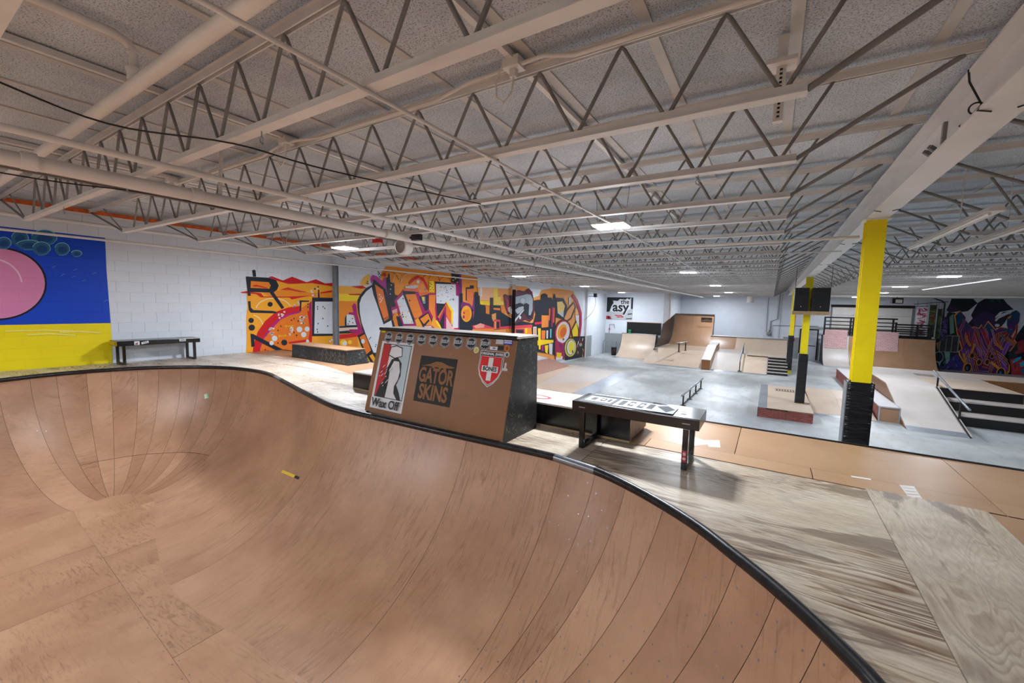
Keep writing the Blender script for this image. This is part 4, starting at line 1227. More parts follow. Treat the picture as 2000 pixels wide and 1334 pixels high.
# hubba ledge
hb = thing('hubba_ledge', (-3.08, 28, 0), 'white topped sloping ledge down the middle of the platform bank', 'ledge')
hp = [(26.6, 0.002), (26.6, 0.58), (29.2, 1.24), (31.3, 1.30), (31.3, PZ+0.002), (29.3, PZ+0.002)]
for x in (-3.31, -2.862):
    m = MB(); m.prism([(x, y, z) for y, z in hp], (0.018, 0, 0)); m.build('side_sheet', M('birch_brown'), hb)
m = MB(); m.box((-3.292, 26.6, 0.002), (-2.862, 26.618, 0.58)); m.build('front_sheet', M('masonite_box'), hb)
m = MB(); m.prism([(-3.32, 26.59, 0.58), (-3.32, 29.2, 1.24), (-3.32, 29.2, 1.265), (-3.32, 26.59, 0.605)], (0.485, 0, 0)); m.build('sloped_top', M('white_top'), hb)
m = MB(); m.prism([(-3.32, 29.2, 1.24), (-3.32, 31.3, 1.30), (-3.32, 31.3, 1.325), (-3.32, 29.2, 1.265)], (0.485, 0, 0)); m.build('level_top', M('white_top'), hb)

def rail(name, top, posts, label, r=0.03, feet=True, base=None):
    a = Vector(posts[0][1]); t = thing(name, tuple(a), label, 'rail')
    m = MB(); m.tube(top, r, 8); m.build('rail_pipe', M('bare_steel') if r > 0.025 else M('grey'), t)
    for p, q in posts:
        m = MB(); m.tube([p, q], r*0.8, 8); o = m.build('post', M('coping'), t)
        if feet:
            q = Vector(q); m = MB(); m.box(q+Vector((-.09, -.09, 0)), q+Vector((.09, .09, .012))); m.build('foot_plate', M('coping'), t)
    if base:
        m = MB(); m.tube(base, r*0.7, 8); m.build('base_bar', M('coping'), t)
    return t
# hand rail down the platform bank
a, c = at_y(1446, 702, 26.9), at_y(1455, 676.5, 29.6)
rx = -1.33
rail('down_rail', [(rx, 26.7, 0.62), (rx, 29.3, 1.36), (rx, 30.3, 1.42)], [((rx, 26.95, 0.68), (rx, 26.95, 0.072)), ((rx, 29.6, 1.38), (rx, 29.6, PZ+0.002))], 'steel down rail beside the sloping ledge')
a = at_z(1329, 686, PZ); c = at_z(1336, 683.5, PZ)
rail('flat_rail', [(a.x-.12, a.y-.9, PZ+.55), (a.x+.28, a.y+.9, PZ+.55)], [((a.x, a.y-.6, PZ+.55), (a.x, a.y-.6, PZ+.002)), ((a.x+.2, a.y+.55, PZ+.55), (a.x+.2, a.y+.55, PZ+.002))], 'short flat rail on the far platform', 0.045)
rx = -2.5
rail('floor_rail', [(rx-.04, 15.75, 0.42), (rx+.06, 20.4, 0.42)], [((rx-.03+.025*i, 16.05+1.32*i, 0.42), (rx-.03+.025*i, 16.05+1.32*i, 0.002)) for i in range(4)], 'low steel grind rail on the open concrete', 0.035, True, [(rx-.03, 16.05, 0.04), (rx+.045, 20.0, 0.04)])

# brick sided pad around the middle column
bp = thing('brick_pad', (0.6, 18.4, 0), 'low brick sided pad around the middle yellow column', 'ledge')
bx0, bx1, by0, by1, bz = -0.17, 1.35, 16.0, 21.0, 0.345
m = MB(); m.box((bx0+.02, by0+.02, 0.001), (XB-.16, by1-.02, bz-.02)); m.box((XB-.16, by0+.02, 0.001), (bx1-.02, 17.44, bz-.02)); m.box((XB-.16, 17.76, 0.001), (bx1-.02, by1-.02, bz-.02)); m.build('core', M('mortar'), bp)
for a_ in ((bx0+.26, by0-.004, bx1+.004, 17.43), (bx0+.26, 17.433, XB-.15, 17.77), (bx0+.26, 17.773, bx1+.004, by1)):
    m = MB(); m.box((a_[0], a_[1], bz-.02), (a_[2], a_[3], bz)); m.build('top_sheet', M('birch'), bp)
m = MB(); m.box((bx0-.004, by0-.004, bz-.02), (bx0+.257, by1, bz+.004)); m.build('steel_edge', M('galv'), bp)
m = MB(); m.box((bx0-.004, by0-.004, 0.001), (bx0+.018, by0+.02, bz-.021)); m.build('corner_post', M('black'), bp)
m = MB(); m.box((bx0+.22, by0-.006, bz-.055), (0.68, by0+.02, bz-.021)); m.build('dark_strip', M('black'), bp)
proto_b = None
for rw in range(5):
    z = 0.008+rw*0.062
    x = bx0+.02-(0.105 if rw % 2 else 0)
    while x < bx1-.02:
        xa, xb = max(x, bx0+.02), min(x+.2, bx1)
        if xb-xa > .03: m = MB(); m.box((xa, by0+.002, z), (xb, by0+.02, z+.054)); m.build('brick', M('brick'), bp)
        x += .21
P = Print((0, 0, bz+.001), (1, 0, 0), (0, 1, 0), 0.001)
pr = [at_z(x, y, bz) for x, y in ((1513, 759), (1550, 762), (1552, 767), (1514, 763))]
P.poly('5e574f', [p.xy for p in pr])
for i in range(7):
    a = pr[0].lerp(pr[1], (i+.25)/7); c = pr[3].lerp(pr[2], (i+.25)/7); P.line('d8c0a4', [a.lerp(c, .2).xy, a.lerp(c, .8).xy], .04)
P.build('letter_sticker', bp, 'grey letter block sticker')
# low ramp pad past the brick pad
lp = thing('low_bank', (2.2, 19.5, 0), 'low tan wooden bank between brick pad and hubba ledge', 'ramp')
for (x0, x1, y0, y1) in ((1.42, 2.3, 17.75, 21.8), (2.304, 3.2, 17.75, 21.8)):
    m = MB(); m.prism([(x0, y0, 0.02), (x0, y0+2.0, .30), (x0, y1, .30), (x0, y1, .28), (x0, y0+2.0, .28), (x0, y0, .004)], (x1-x0, 0, 0)); m.build('bank_sheet', M('birch'), lp)
m = MB(); m.prism([(1.42, 17.45, .002), (1.42, 17.76, .024), (1.42, 17.76, .002)], (1.6, 0, 0)); m.build('steel_toe', M('galv'), lp)
m = MB(); m.prism([(1.402, 17.8, .002), (1.402, 19.75, .29), (1.402, 21.8, .29), (1.402, 21.8, .002)], (.016, 0, 0)); m.build('side_sheet', M('birch_brown'), lp)
P = Print((0, 17.75, .02), (1, 0, 0), (0, 2.0/math.hypot(2, .28), .28/math.hypot(2, .28)), 0.001)
P.n = Vector((0, -.14, .99)); P.o = P.o+P.n*.002
P.poly('4a565c', [(2.35, .5), (3.0, .5), (3.05, .75), (2.75, 1.25), (2.62, 1.25)]); P.poly('e0e2e4', [(2.45, .55), (2.95, .55), (2.95, .8), (2.55, .8)])
P.build('triangle_sticker', lp, 'grey triangular logo sticker')

# fun box with stairs, bank and ledge
FZ = H-2.56
fb = thing('fun_box', (6, 22, 0), 'large pale fun box with bank, three black stairs and level top', 'ramp')
bank(3.8, 5.12, 17.2, 20.38, 0.02, FZ, 'bank_sheet', M('birch_light'), fb)
m = MB(); m.prism([(3.79, 17.0, .002), (3.79, 17.45, .088), (3.79, 17.45, .07)], (1.34, 0, 0)); m.build('steel_toe', M('galv'), fb)
m = MB(); m.prism([(3.782, 17.2, .002), (3.782, 20.38, FZ-.02), (3.782, 26.0, FZ-.02), (3.782, 26.0, .002)], (.016, 0, 0)); m.build('side_sheet', M('masonite_box'), fb)
for (x0, x1, y0, y1, mt) in ((3.8, 5.22, 20.38, 23.2, 'birch_light'), (5.224, 7.27, 20.43, 23.2, 'birch'), (3.8, 5.22, 23.204, 26.1, 'birch_light'), (5.224, 7.3, 23.204, 26.1, 'birch_light'), (7.304, 10.6, 24.05, 26.1, 'birch')):
    slab(x0, x1, y0, y1, FZ, 'top_sheet', M(mt), fb)
for i, y in enumerate((18.81, 19.65, 20.43)):
    z1 = FZ*(i+1)/3
    m = MB(); m.box((5.27, y, FZ*i/3+.002), (7.27 if i == 2 else 8.2, y+.018, z1-.03)); m.build('riser', M('black'), fb)
    if i < 2: m = MB(); m.box((5.22, y-.01, z1-.03), (8.2, y+.86, z1)); m.build('tread', M('birch_light'), fb)
m = MB(); m.box((5.25, 19.64, FZ*2/3+.0005), (6.2, 19.74, FZ*2/3+.004)); m.build('tread_edge', M('galv'), fb)
m = MB(); m.prism([(5.125, 17.15, .015), (5.125, 20.4, FZ+.02), (5.125, 20.4, FZ-.05), (5.125, 17.4, .0)], (.10, 0, 0)); m.build('stair_stringer', M('birch_light'), fb)
m = MB(); m.prism([(5.13, 17.0, .01), (5.13, 20.3, FZ+.03), (5.13, 20.3, FZ+.0), (5.13, 17.1, .004)], (.035, 0, 0)); m.build('dark_slot', M('black'), fb)
m = MB(); m.box((7.27, 20.43, FZ/1.5), (7.288, 24.05, FZ-.02)); m.box((7.3, 24.03, .002), (10.6, 24.05, FZ-.02)); m.build('inner_side', M('masonite_box'), fb)
m = MB(); m.box((8.2, 18.81, .002), (8.218, 20.5, FZ/1.5-.03)); m.build('stair_end', M('black'), fb)
m = MB(); m.box((3.8, 26.08, .002), (10.6, 26.1, FZ-.02)); m.box((10.58, 24.05, .002), (10.6, 26.08, FZ-.02)); m.build('rear_sheet', M('birch_brown'), fb)
P = Print((0, 0, FZ+.001), (1, 0, 0), (0, 1, 0), .001)
pr = [at_z(x, y, FZ) for x, y in ((1784, 729), (1824, 733), (1826, 736.5), (1790, 733))]
for i in range(8):
    a = pr[0].lerp(pr[1], (i+.1)/8); c = pr[3].lerp(pr[2], (i+.6)/8); P.line('8a7a70', [a.xy, c.xy], .09)
P.build('floor_print', fb, 'grey lettered print')
rail('stair_rail', [(5.2, 21.0, FZ+.51), (5.2, 17.5, 0.75)], [((5.2, 20.45, FZ+.42), (5.2, 20.45, FZ-.02)), ((5.2, 18.2, .90), (5.2, 18.2, .28))], 'steel hand rail beside the fun box stairs', 0.035, False)
lg = thing('brick_ledge', (3.5, 19, 0), 'long low white topped brick sided ledge along the fun box', 'ledge')
lpoly = [(17.9, .002), (17.9, .48), (28.6, .48), (28.6, .002)]
m = MB(); m.box((3.262, 17.9, .002), (3.76, 17.918, .50)); m.build('front_sheet', M('birch_brown'), lg)
for x in (3.25, 3.76):
    m = MB(); m.prism([(x, y, z) for y, z in lpoly], (.012, 0, 0)); m.build('side_sheet', M('brick'), lg)
m = MB(); m.box((3.27, 17.91, .48), (3.75, 28.6, .50)); m.build('top_sheet', M('white_top'), lg)
m = MB(); pass
for a_, b_ in (((3.25, 17.9, .49), (3.25, 28.6, .49)), ((3.76, 17.9, .49), (3.76, 28.6, .49)), ((3.24, 17.89, .48), (3.77, 17.89, .48)), ((3.25, 17.89, .002), (3.25, 17.89, .46)), ((3.76, 17.89, .002), (3.76, 17.89, .46))):
    MB().bar(a_, b_, .035, .03).build('steel_edge', M('galv'), lg)

# far quarter pipe with railing
fq = thing('wide_quarter_pipe', (6, 35.5, 0), 'wide tan quarter pipe with brick print strips under the black railing', 'ramp')
pts = transition(0, 0, 34.3, 36.0, .012, 1.98, 14)
xs = (3.2, 4.6, 5.9, 7.35, 8.85)
for i in range(4): curve_sheet(pts, xs[i], xs[i+1]-.004, 'ramp_sheet', M('birch_light' if i == 0 else 'birch_brown'), fq)
cheek(pts, 3.18, 0, 37.2, 'side_cheek', M('black'), fq); cheek(pts, 8.85, 0, 37.2, 'side_cheek', M('black'), fq)
m = MB(); m.prism([(3.2, 33.9, .002), (3.2, 34.32, .018), (3.2, 34.32, .002)], (5.65, 0, 0)); m.build('steel_toe', M('galv'), fq)
m = MB(); m.tube([(3.2, 36.01, 2.0), (8.85, 36.01, 2.0)], .03, 8); m.build('coping', M('coping'), fq)
m = MB(); m.box((3.2, 36.03, 1.94), (8.85, 37.2, 1.96)); m.build('deck_sheet', M('birch_brown'), fq)
up = [p for p in pts if p[1] > .98]
def strip(x0, x1, nm):
    m = MB(); n = len(up); vs = [(x, y-.012, z+.006) for x in (x0, x1) for (y, z) in up]
    ext = [(y, z) for y, z in up]+[(36.0, 2.36)]
    n = len(ext); vs = [(x, y-.02, z) for x in (x0, x1) for (y, z) in ext]
    m.add(vs, [(k, k+1, n+k+1, n+k) for k in range(n-1)], 0, True); o = m.build(nm, BR, fq); return o
t = NT('brick_print'); gg = t.t.nodes.new('ShaderNodeNewGeometry'); sp_ = t.t.nodes.new('ShaderNodeSeparateXYZ'); t.t.links.new(gg.outputs['Position'], sp_.inputs[0])
cb_ = t.t.nodes.new('ShaderNodeCombineXYZ'); t.t.links.new(sp_.outputs['X'], cb_.inputs[0]); t.t.links.new(sp_.outputs['Z'], cb_.inputs[1])
br_ = t.t.nodes.new('ShaderNodeTexBrick'); br_.inputs['Scale'].default_value = 1; br_.inputs['Brick Width'].default_value = .2; br_.inputs['Row Height'].default_value = .08; br_.inputs['Mortar Size'].default_value = .008
br_.inputs['Color1'].default_value = lin((196, 146, 146)); br_.inputs['Color2'].default_value = lin((176, 128, 130)); br_.inputs['Mortar'].default_value = lin((216, 196, 194)); t.t.links.new(cb_.outputs[0], br_.inputs['Vector'])
BR = t.done(br_.outputs['Color'], .6)
strip(3.25, 4.5, 'brick_print_strip'); strip(6.0, 7.1, 'brick_print_strip')
rl = thing('deck_railing', (6, 36.6, 1.96), 'black slatted railing on the far quarter pipe deck', 'railing')
def railing(x0, x1, z0, z1, n, y=36.6):
    for i in range(n):
        z = z0+(z1-z0)*i/(n-1); hgt_ = .10 if i == n-1 else .07
        m = MB(); m.box((x0, y-.02, z), (x1, y+.02, z+hgt_)); m.build('rail_board', M('black'), rl)
railing(3.25, 7.1, 2.15, 3.15, 5); railing(7.1, 8.8, 2.08, 2.80, 6)
for x, zt in ((3.27, 3.24), (4.7, 3.15), (4.85, 3.15), (6.9, 3.15), (7.05, 3.0), (8.1, 2.85), (8.75, 2.85)):
    m = MB(); m.box((x-.05, 36.62, 1.962), (x+.05, 36.70, zt)); m.build('post', M('black'), rl)
m = MB(); m.box((7.2, 36.62, 1.962), (8.7, 36.66, 2.12)); m.build('kick_board', M('black'), rl)

# long low bank beside the mural wall
wb = thing('wall_bank', (-8.3, 19, 0), 'broad low masonite bank on the floor beside the mural wall', 'ramp')
def low(x): return 0.02+max(0, (-6.55-x))*0.05
def lowpoly(pts, mat, nm='bank_sheet', dz=0.0):
    m = MB(); P3 = [Vector((x, y, low(x)+dz)) for x, y in pts]; m.prism(P3, (0, 0, -.012)); m.build(nm, M(mat), wb)
lowpoly([(-6.65, 15.0), (-6.75, 18.6), (-8.4, 15.6), (-8.6, 15.0)], 'birch')
lowpoly([(-6.755, 18.6), (-6.9, 22.2), (-9.4, 21.9), (-8.405, 15.6)], 'birch_light')
lowpoly([(-8.61, 15.0), (-8.41, 15.6), (-9.41, 21.9), (-10.7, 21.7), (-10.7, 15.0)], 'birch')
lowpoly([(-6.65, 9.0), (-6.65, 14.995), (-10.7, 14.995), (-10.7, 9.0)], 'birch')
m = MB(); m.add([(-6.05, 9.0, .004), (-5.9, 22.9, .004), (-6.9, 22.2, .03), (-6.65, 9.0, .03)], [(0, 1, 2, 3)]); m.build('steel_toe', M('galv'), wb)
m = MB(); m.add([(-6.9, 22.2, .03), (-5.9, 22.9, .004), (-10.7, 22.4, .004), (-10.7, 21.7, .22)], [(0, 1, 2, 3)]); m.build('far_edge', M('birch'), wb)
m = MB(); m.prism([(-9.5, 15.2, low(-9.5)+.01), (-10.82, 15.2, .5), (-10.82, 15.2, low(-10.7))], (0, 6.3, 0)); m.build('brick_face', M('pale_brick'), wb)
# ------------------------------------------------------------------ overhead pipes, conduits and small gear
def run_pipe(name, pts, r, label, cat='pipe', mat='pipe', n=10):
    m = MB(); m.tube(pts, r, n); return tag(m.build(name, M(mat)), label, cat)
sp = run_pipe('sprinkler_main', [(-4.62, YN+.1, H+.95), (-4.66, 9, H+.95), (-4.68, 20, H+.97), (-4.7, YB-.1, H+.97)], 0.055, 'thick white sprinkler main running the length of the hall')
for y in (2.0, 6.3, 10.5, 17, 24):
    m = MB(); m.tube([(-4.66, y, H+.95), (-4.66, y, H+1.10), (-4.66, y+.03, ROOF-.01)], 0.018, 6); m.build('hanger_rod', M('pipe'), sp)
for y in (0.75, 1.78, 4.05, 8.3):
    m = MB(); m.tube([(-4.62, y-.04, H+.95), (-4.62, y+.04, H+.95)], 0.064, 10); m.build('coupling', M('pipe'), sp)
run_pipe('sprinkler_branch', [(-3.98, YN+.1, H+.99), (-3.98, 8, H+.99), (-4.1, 20, H+1.0)], 0.024, 'slim white pipe running beside the sprinkler main')
run_pipe('bridging_bar', [(-1.74, YN+.1, H+1.02), (-1.74, 34, H+1.02)], 0.011, 'straight steel bridging bar under the joists near the bowl', 'pipe', 'steel')
run_pipe('wall_conduit', [(XW+.28, YN+.1, H+1.28), (XW+.28, YA-.1, H+1.28)], 0.035, 'white pipe run high along the mural wall')
run_pipe('thin_wall_pipe', [(XW+.5, YN+.1, H+1.0), (XW+.5, YA-.1, H+1.0)], 0.022, 'thin pipe under the joist ends at the mural wall')
dp = run_pipe('roof_drain_pipe', [(XW+.3, 1.03, H+1.30), (0.6, 1.03, H+1.31)], 0.040, 'fat white roof drain pipe crossing above the bowl', 'pipe', 'pipe', 14)
m = MB(); m.tube([(-3.45, 1.03, H+1.30), (-3.45, 1.03, H+1.50), (-3.45, 1.00, H+1.545), (-3.45, .94, H+1.565), (-3.45, .8, H+1.57), (-3.45, -1.5, H+1.57)], 0.026, 10); m.tube([(-3.45, 1.03, H+1.33), (-3.45, 1.03, H+1.40)], .040, 12); m.tube([(-3.45, 1.03, H+1.385), (-3.45, 1.03, H+1.40)], .046, 12); m.tube([(-3.45, 1.03, H+1.49), (-3.45, 1.03, H+1.51)], .034, 12)
m.build('drain_riser', M('pipe'), dp)
rs = thing('ledger_strip', (XW+.06, 0, H+1.5), 'rusty orange steel ledger along the top of the mural wall', 'beam')
m = MB(); m.box((XW+.01, YN+.1, H+1.46), (XW+.05, YA-.1, H+1.50)); m.build('grey_angle', M('steel'), rs)
m = MB(); m.box((XW+.002, YN+.1, H+1.501), (XW+.05, YA-.1, H+1.57)); m.build('primer_strip', M('rust'), rs)
# conduit with outlet boxes strapped to the second joist
cd = thing('joist_conduit', (-2, 2.4, H+1.5), 'bent white conduit with outlet boxes along the third joist', 'conduit')
cy = 2.38
pts = [(-8.6, cy, H+1.47), (-4.6, cy, H+1.48), (-4.3, cy, H+1.53), (-4.0, cy, H+1.53), (-3.6, cy, H+1.485), (-2.2, cy, H+1.48), (-1.9, cy, H+1.53), (-1.3, cy, H+1.545), (-1.1, cy, H+1.49), (0.9, cy, H+1.47)]
m = MB(); m.tube(pts, 0.013, 7); m.build('conduit_run', M('pipe'), cd)
for x in (-1.52, -4.15, -6.9):
    m = MB(); m.box((x-.06, cy-.05, H+1.52), (x+.06, cy+.05, H+1.58)); o = m.build('outlet_box', M('pipe'), cd)
    m = MB(); m.box((x-.02, cy-.02, H+1.47), (x+.02, cy+.02, H+1.52)); m.tube([(x-.08, cy-.02, H+1.55), (x-.12, cy-.03, H+1.46), (x-.11, cy-.03, H+1.36), (x-.05, cy-.03, H+1.31), (x+.0, cy-.02, H+1.37), (x, cy, H+1.47)], .007, 6); m.build('cord_loop', M('pipe'), cd)
# channel strips hung beside the beam
for i, (x, y0, y1) in enumerate(((1.68, 5.6, 8.3), (2.26, 6.3, 8.9))):
    t = thing('strip_fixture', (x, y0, H+1.0), ('unlit metal strip light hanging nearest the main beam', 'second unlit metal strip light from the main beam')[i], 'lamp')
    m = MB(); m.prism([(x-.06, y0, H+.96), (x+.06, y0, H+.96), (x+.04, y0, H+1.01), (x-.04, y0, H+1.01)], (0, y1-y0, 0)); m.build('housing', M('beam'), t)
    m = MB(); m.tube([(x-.03, y0+.05, H+.945), (x-.03, y1-.05, H+.945)], .015, 6); m.build('tube', M('pipe'), t)
    m = MB(); m.tube([(x, y0+.9, H+1.01), (x, y0+.9, ROOF-.013)], .006, 5); m.build('hanger_rod', M('steel'), t)
t = thing('glow_strip', (5.2, 17, H+1.0), 'faintly glowing white strip over the fun box', 'lamp')
m = MB(); m.box((5.19, 16.6, H+1.02), (5.27, 23.6, H+1.05)); m.build('housing', M('pipe'), t)
m = MB(); m.box((5.205, 16.7, H+1.005), (5.255, 23.5, H+1.019)); m.build('tube', M('tube'), t)  # white bar with a weak emission of its own
for x, lab in ((-1.52, 'slim metal strut channel under the roof deck nearest the beam'), (-4.15, 'slim metal strut channel under the roof deck at the sprinkler main'), (-6.9, 'slim metal strut channel under the roof deck towards the mural wall')):
    m = MB(); m.box((x-.02, -1.5, ROOF-.055), (x+.02, 9.5, ROOF-.013)); tag(m.build('strut_channel', M('steel')), lab, 'channel', 'strut channels under the roof')
run_pipe('cross_conduit', [(-4.6, 7.22, H+1.012), (0.93, 7.22, H+1.012)], .022, 'white conduit crossing under the joists to the nearest yellow column')
run_pipe('bent_conduit', [(-2.6, 8.3, H+.97), (-.9, 8.3, H+.97), (-.4, 8.85, H+1.022), (.93, 8.85, H+1.022)], .012, 'thin bent conduit behind the nearest yellow column')
run_pipe('cross_pipe', [(1.2, 29.0, H+.93), (13.3, 29.0, H+.93)], .05, 'white pipe crossing the far bay from wall to columns')
# loose cables
def cable(pts, r, label, mat='black', name='loose_cable'):
    P = catmull3(pts); return run_pipe(name, P, r, label, 'cable', mat, 5)
def catmull3(P, n=6):
    P = [Vector(p) for p in P]; out = []
    for i in range(len(P)-1):
        p0, p1, p2, p3 = P[max(0, i-1)], P[i], P[i+1], P[min(len(P)-1, i+2)]
        for k in range(n):
            t = k/n; out.append(.5*((2*p1)+(p2-p0)*t+(2*p0-5*p1+4*p2-p3)*t*t+(3*p1-p0-3*p2+p3)*t**3))
    return out+[P[-1]]
cable([(-3.4, -.6, H+1.20), (-3.42, .3, H+1.10), (-3.5, .9, H+1.04), (-3.1, 1.42, H+1.022), (-2.9, 2.0, H+.98), (-2.6, 3.5, H+1.022)], .006, 'dark cable sagging past the fat drain pipe')
cable([(-5.6, -.2, H+1.01), (-5.3, .9, H+.96), (-5.35, 1.6, H+1.018), (-5.2, 2.5, H+.99), (-5.2, 4.6, H+1.018)], .006, 'dark cable looping under the first joists')
cable([(-4.9, -1, H+1.02), (-4.95, 1.4, H+1.02), (-4.9, 5, H+1.02), (-5.1, 12, H+1.02)], .009, 'red cable beside the sprinkler main', 'red')
for i in range(3):
    cable([(-5.15-.10*i, -1, H+1.02), (-5.2-.10*i, 3, H+1.02), (-5.2-.12*i, 9, H+1.02), (-5.2-.10*i, 16, H+1.02)], .011, ('grey conduit nearest the red cable', 'middle grey conduit of three by the red cable', 'grey conduit farthest from the red cable')[i], 'steel_dk', 'ceiling_conduit')
# hooks under the bottom chords
hk = None
for (x, y, lab) in ((-2.75, 1.42, 'small eye hook under the nearest joist above the bowl'), (-5.1, 1.42, 'small eye hook under the nearest joist by the sprinkler main'), (-7.2, 1.42, 'small eye hook under the nearest joist towards the wall'), (-0.55, 3.55, 'small wire hook under the fourth joist')):
    m = MB()
    m.tube([(x, y, H+1.034), (x, y, H+1.0)], .004, 5); m.tube([(x+.016*math.cos(a), y, H+.982+.018*math.sin(a)) for a in [i*math.pi/7 for i in range(15)]], .004, 5); m.tube([(x, y, H+.964), (x+.012, y, H+.95), (x+.02, y, H+.96)], .004, 5)
    tag(m.build('eye_hook', M('bare_steel')), lab, 'hook', 'eye hooks under the joists')
# horn speaker, exit light and floodlight on the main pipe
t = thing('horn_speaker', (-5.0, 4.75, H+.9), 'grey drum shaped speaker hung under the sprinkler main', 'speaker')
m = MB(); m.lathe((-4.98, 4.62, H+.87), [(0, 0), (.12, 0), (.125, .03), (.12, .16), (.06, .2), (0, .2)], 18, 0, 1); m.build('drum', M('pipe'), t)
m = MB(); m.lathe((-4.98, 4.617, H+.87), [(0, .002), (.10, .002), (.105, .0)], 18, 0, 1); m.build('grille', M('steel_dk'), t)
m = MB(); m.tube([(-4.98, 4.72, H+.97), (-4.98, 4.72, H+1.08)], .012, 6); m.build('bracket', M('pipe'), t)
t = thing('exit_lamp', (-5.2, 4.35, H+.93), 'small red emergency lamp beside the drum speaker', 'lamp'); m = MB(); m.box((-5.28, 4.33, H+.90), (-5.12, 4.40, H+.955)); m.build('red_case', M('red'), t); m = MB(); m.box((-5.22, 4.34, H+.956), (-5.18, 4.38, H+1.06)); m.build('stem', M('pipe'), t)
t = thing('flood_lamp', (-4.42, 4.45, H+.93), 'small black floodlight clipped to the sprinkler main', 'lamp'); m = MB(); m.box((-4.52, 4.40, H+.90), (-4.36, 4.47, H+.985)); m.build('black_case', M('black'), t); m = MB(); m.box((-4.57, 4.42, H+.93), (-4.52, 4.45, H+.96)); m.build('arm', M('black'), t)
# hanger channel below the joist near the beam
t = thing('slotted_hanger', (-.05, 2.9, H+1.3), 'slotted metal hanger channel below the third joist', 'bracket')
m = MB(); m.box((-.07, 2.98, H+1.12), (-.02, 3.02, ROOF-.015)); m.build('channel', M('pipe'), t)
m = MB(); m.box((-.12, 2.93, H+1.43), (.03, 3.07, H+1.455)); m.build('plate', M('pipe'), t)
m = MB()
for i in range(12): m.box((-.052, 2.974, H+1.14+.024*i), (-.038, 2.9795, H+1.150+.024*i))
m.build('slots', M('black'), t)['kind'] = 'stuff'
# twin speakers on a shelf at the middle column
t = thing('speaker_shelf', (1.1, 17.2, H-.1), 'wooden shelf hung at the middle yellow column', 'shelf')
m = MB(); m.box((.60, 16.95, H-.10), (1.62, 17.46, H+.02)); m.build('shelf_board', M('wood_trim'), t)
for x in (.64, 1.60): m = MB(); m.tube([(x, 17.0, H+.02), (x, 17.0, ZF+.3)], .008, 5); m.build('hanging_rod', M('coping'), t)
for x0, x1, lab in ((.63, 1.03, 'narrower black loudspeaker on the wooden shelf'), (1.12, 1.60, 'wider black loudspeaker on the wooden shelf')):
    s = thing('loudspeaker', ((x0+x1)/2, 17.2, H+.02), lab, 'speaker', 'black loudspeakers on the shelf')
    m = MB(); m.box((x0, 17.0, H+.021), (x1, 17.44, H+.80)); m.build('cabinet', M('black'), s, bevel=.01)
    xc = (x0+x1)/2
    m = MB(); m.lathe((xc, 16.998, H+.30), [(0, .01), (.10, .012), (.14, -.004), (.15, 0)], 18, 0, 1); m.build('woofer', M('pad'), s)
    m = MB(); m.box((xc-.10, 16.99, H+.54), (xc+.10, 16.999, H+.68)); m.build('horn', M('pad'), s)
    m = MB(); m.box((xc-.008, 16.988, H+.16), (xc+.008, 16.999, H+.19)); m.build('badge', M('pipe'), s)

# ------------------------------------------------------------------ along the far walls
bn = thing('wall_banner_print', (-9.85, YA-.02, H-1), 'black and white banner reading the asy on the corner wall', 'banner')
a, c = at_y(1185.2, 580.5, YA-.02), at_y(1235.8, 626, YA-.02)
m = MB(); m.box((-10.85, YA-.016, c.z), (-8.83, YA-.002, a.z)); m.build('banner_sheet', paint('b4b6ba', False), bn)
P = Print((-10.85, YA-.017, c.z), (1, 0, 0), (0, 0, 1), .002); w, hg = 2.02, a.z-c.z
S = lambda pts: [(x*w, y*hg) for x, y in pts]
P.poly('d6d8dc', S([(.12, .38), (.2, .62), (.3, .9), (.9, .95), (.92, .5), (.6, .36)]))
P.poly('0e1218', S([(0, .34), (.12, .36), (.18, .6), (.26, .75), (.22, .86), (.42, .84), (.5, .93), (.7, .90), (.78, .97), (.86, .90), (.9, .99), (1, .99), (1, 1), (0, 1)]))
P.poly('0e1218', S([(.93, .5), (1, .5), (1, 1), (.93, 1)])); P.poly('0e1218', S([(.82, .24), (.99, .27), (.99, .31), (.82, .29)]))
P.text('f0f0f2', 'the', .70*w, .80*hg, .52, .022, 0, 1.0); P.text('0e1218', 'the', .70*w, .80*hg, .50, .010, 0, 1.0)
P.text('f0f0f2', 'asy', .54*w, .56*hg, 1.05, .045, 0, 1.0); P.text('0e1218', 'asy', .54*w, .56*hg, 1.0, .028, 0, 1.0)
P.poly('b4262c', S([(0, .02), (.22, .02), (.16, .16), (0, .17)])); P.poly('1c1a1c', S([(.08, .02), (.15, .02), (.11, .16), (.05, .16)]))
P.poly('b4262c', S([(.32, .22), (.6, .21), (.68, .12), (.44, .11)])); P.line('e0d0d0', S([(.38, .17), (.6, .15)]), .03)
P.line('1c1c20', S([(.76, .065), (.98, .09)]), .05)
P.build('banner_print', bn)
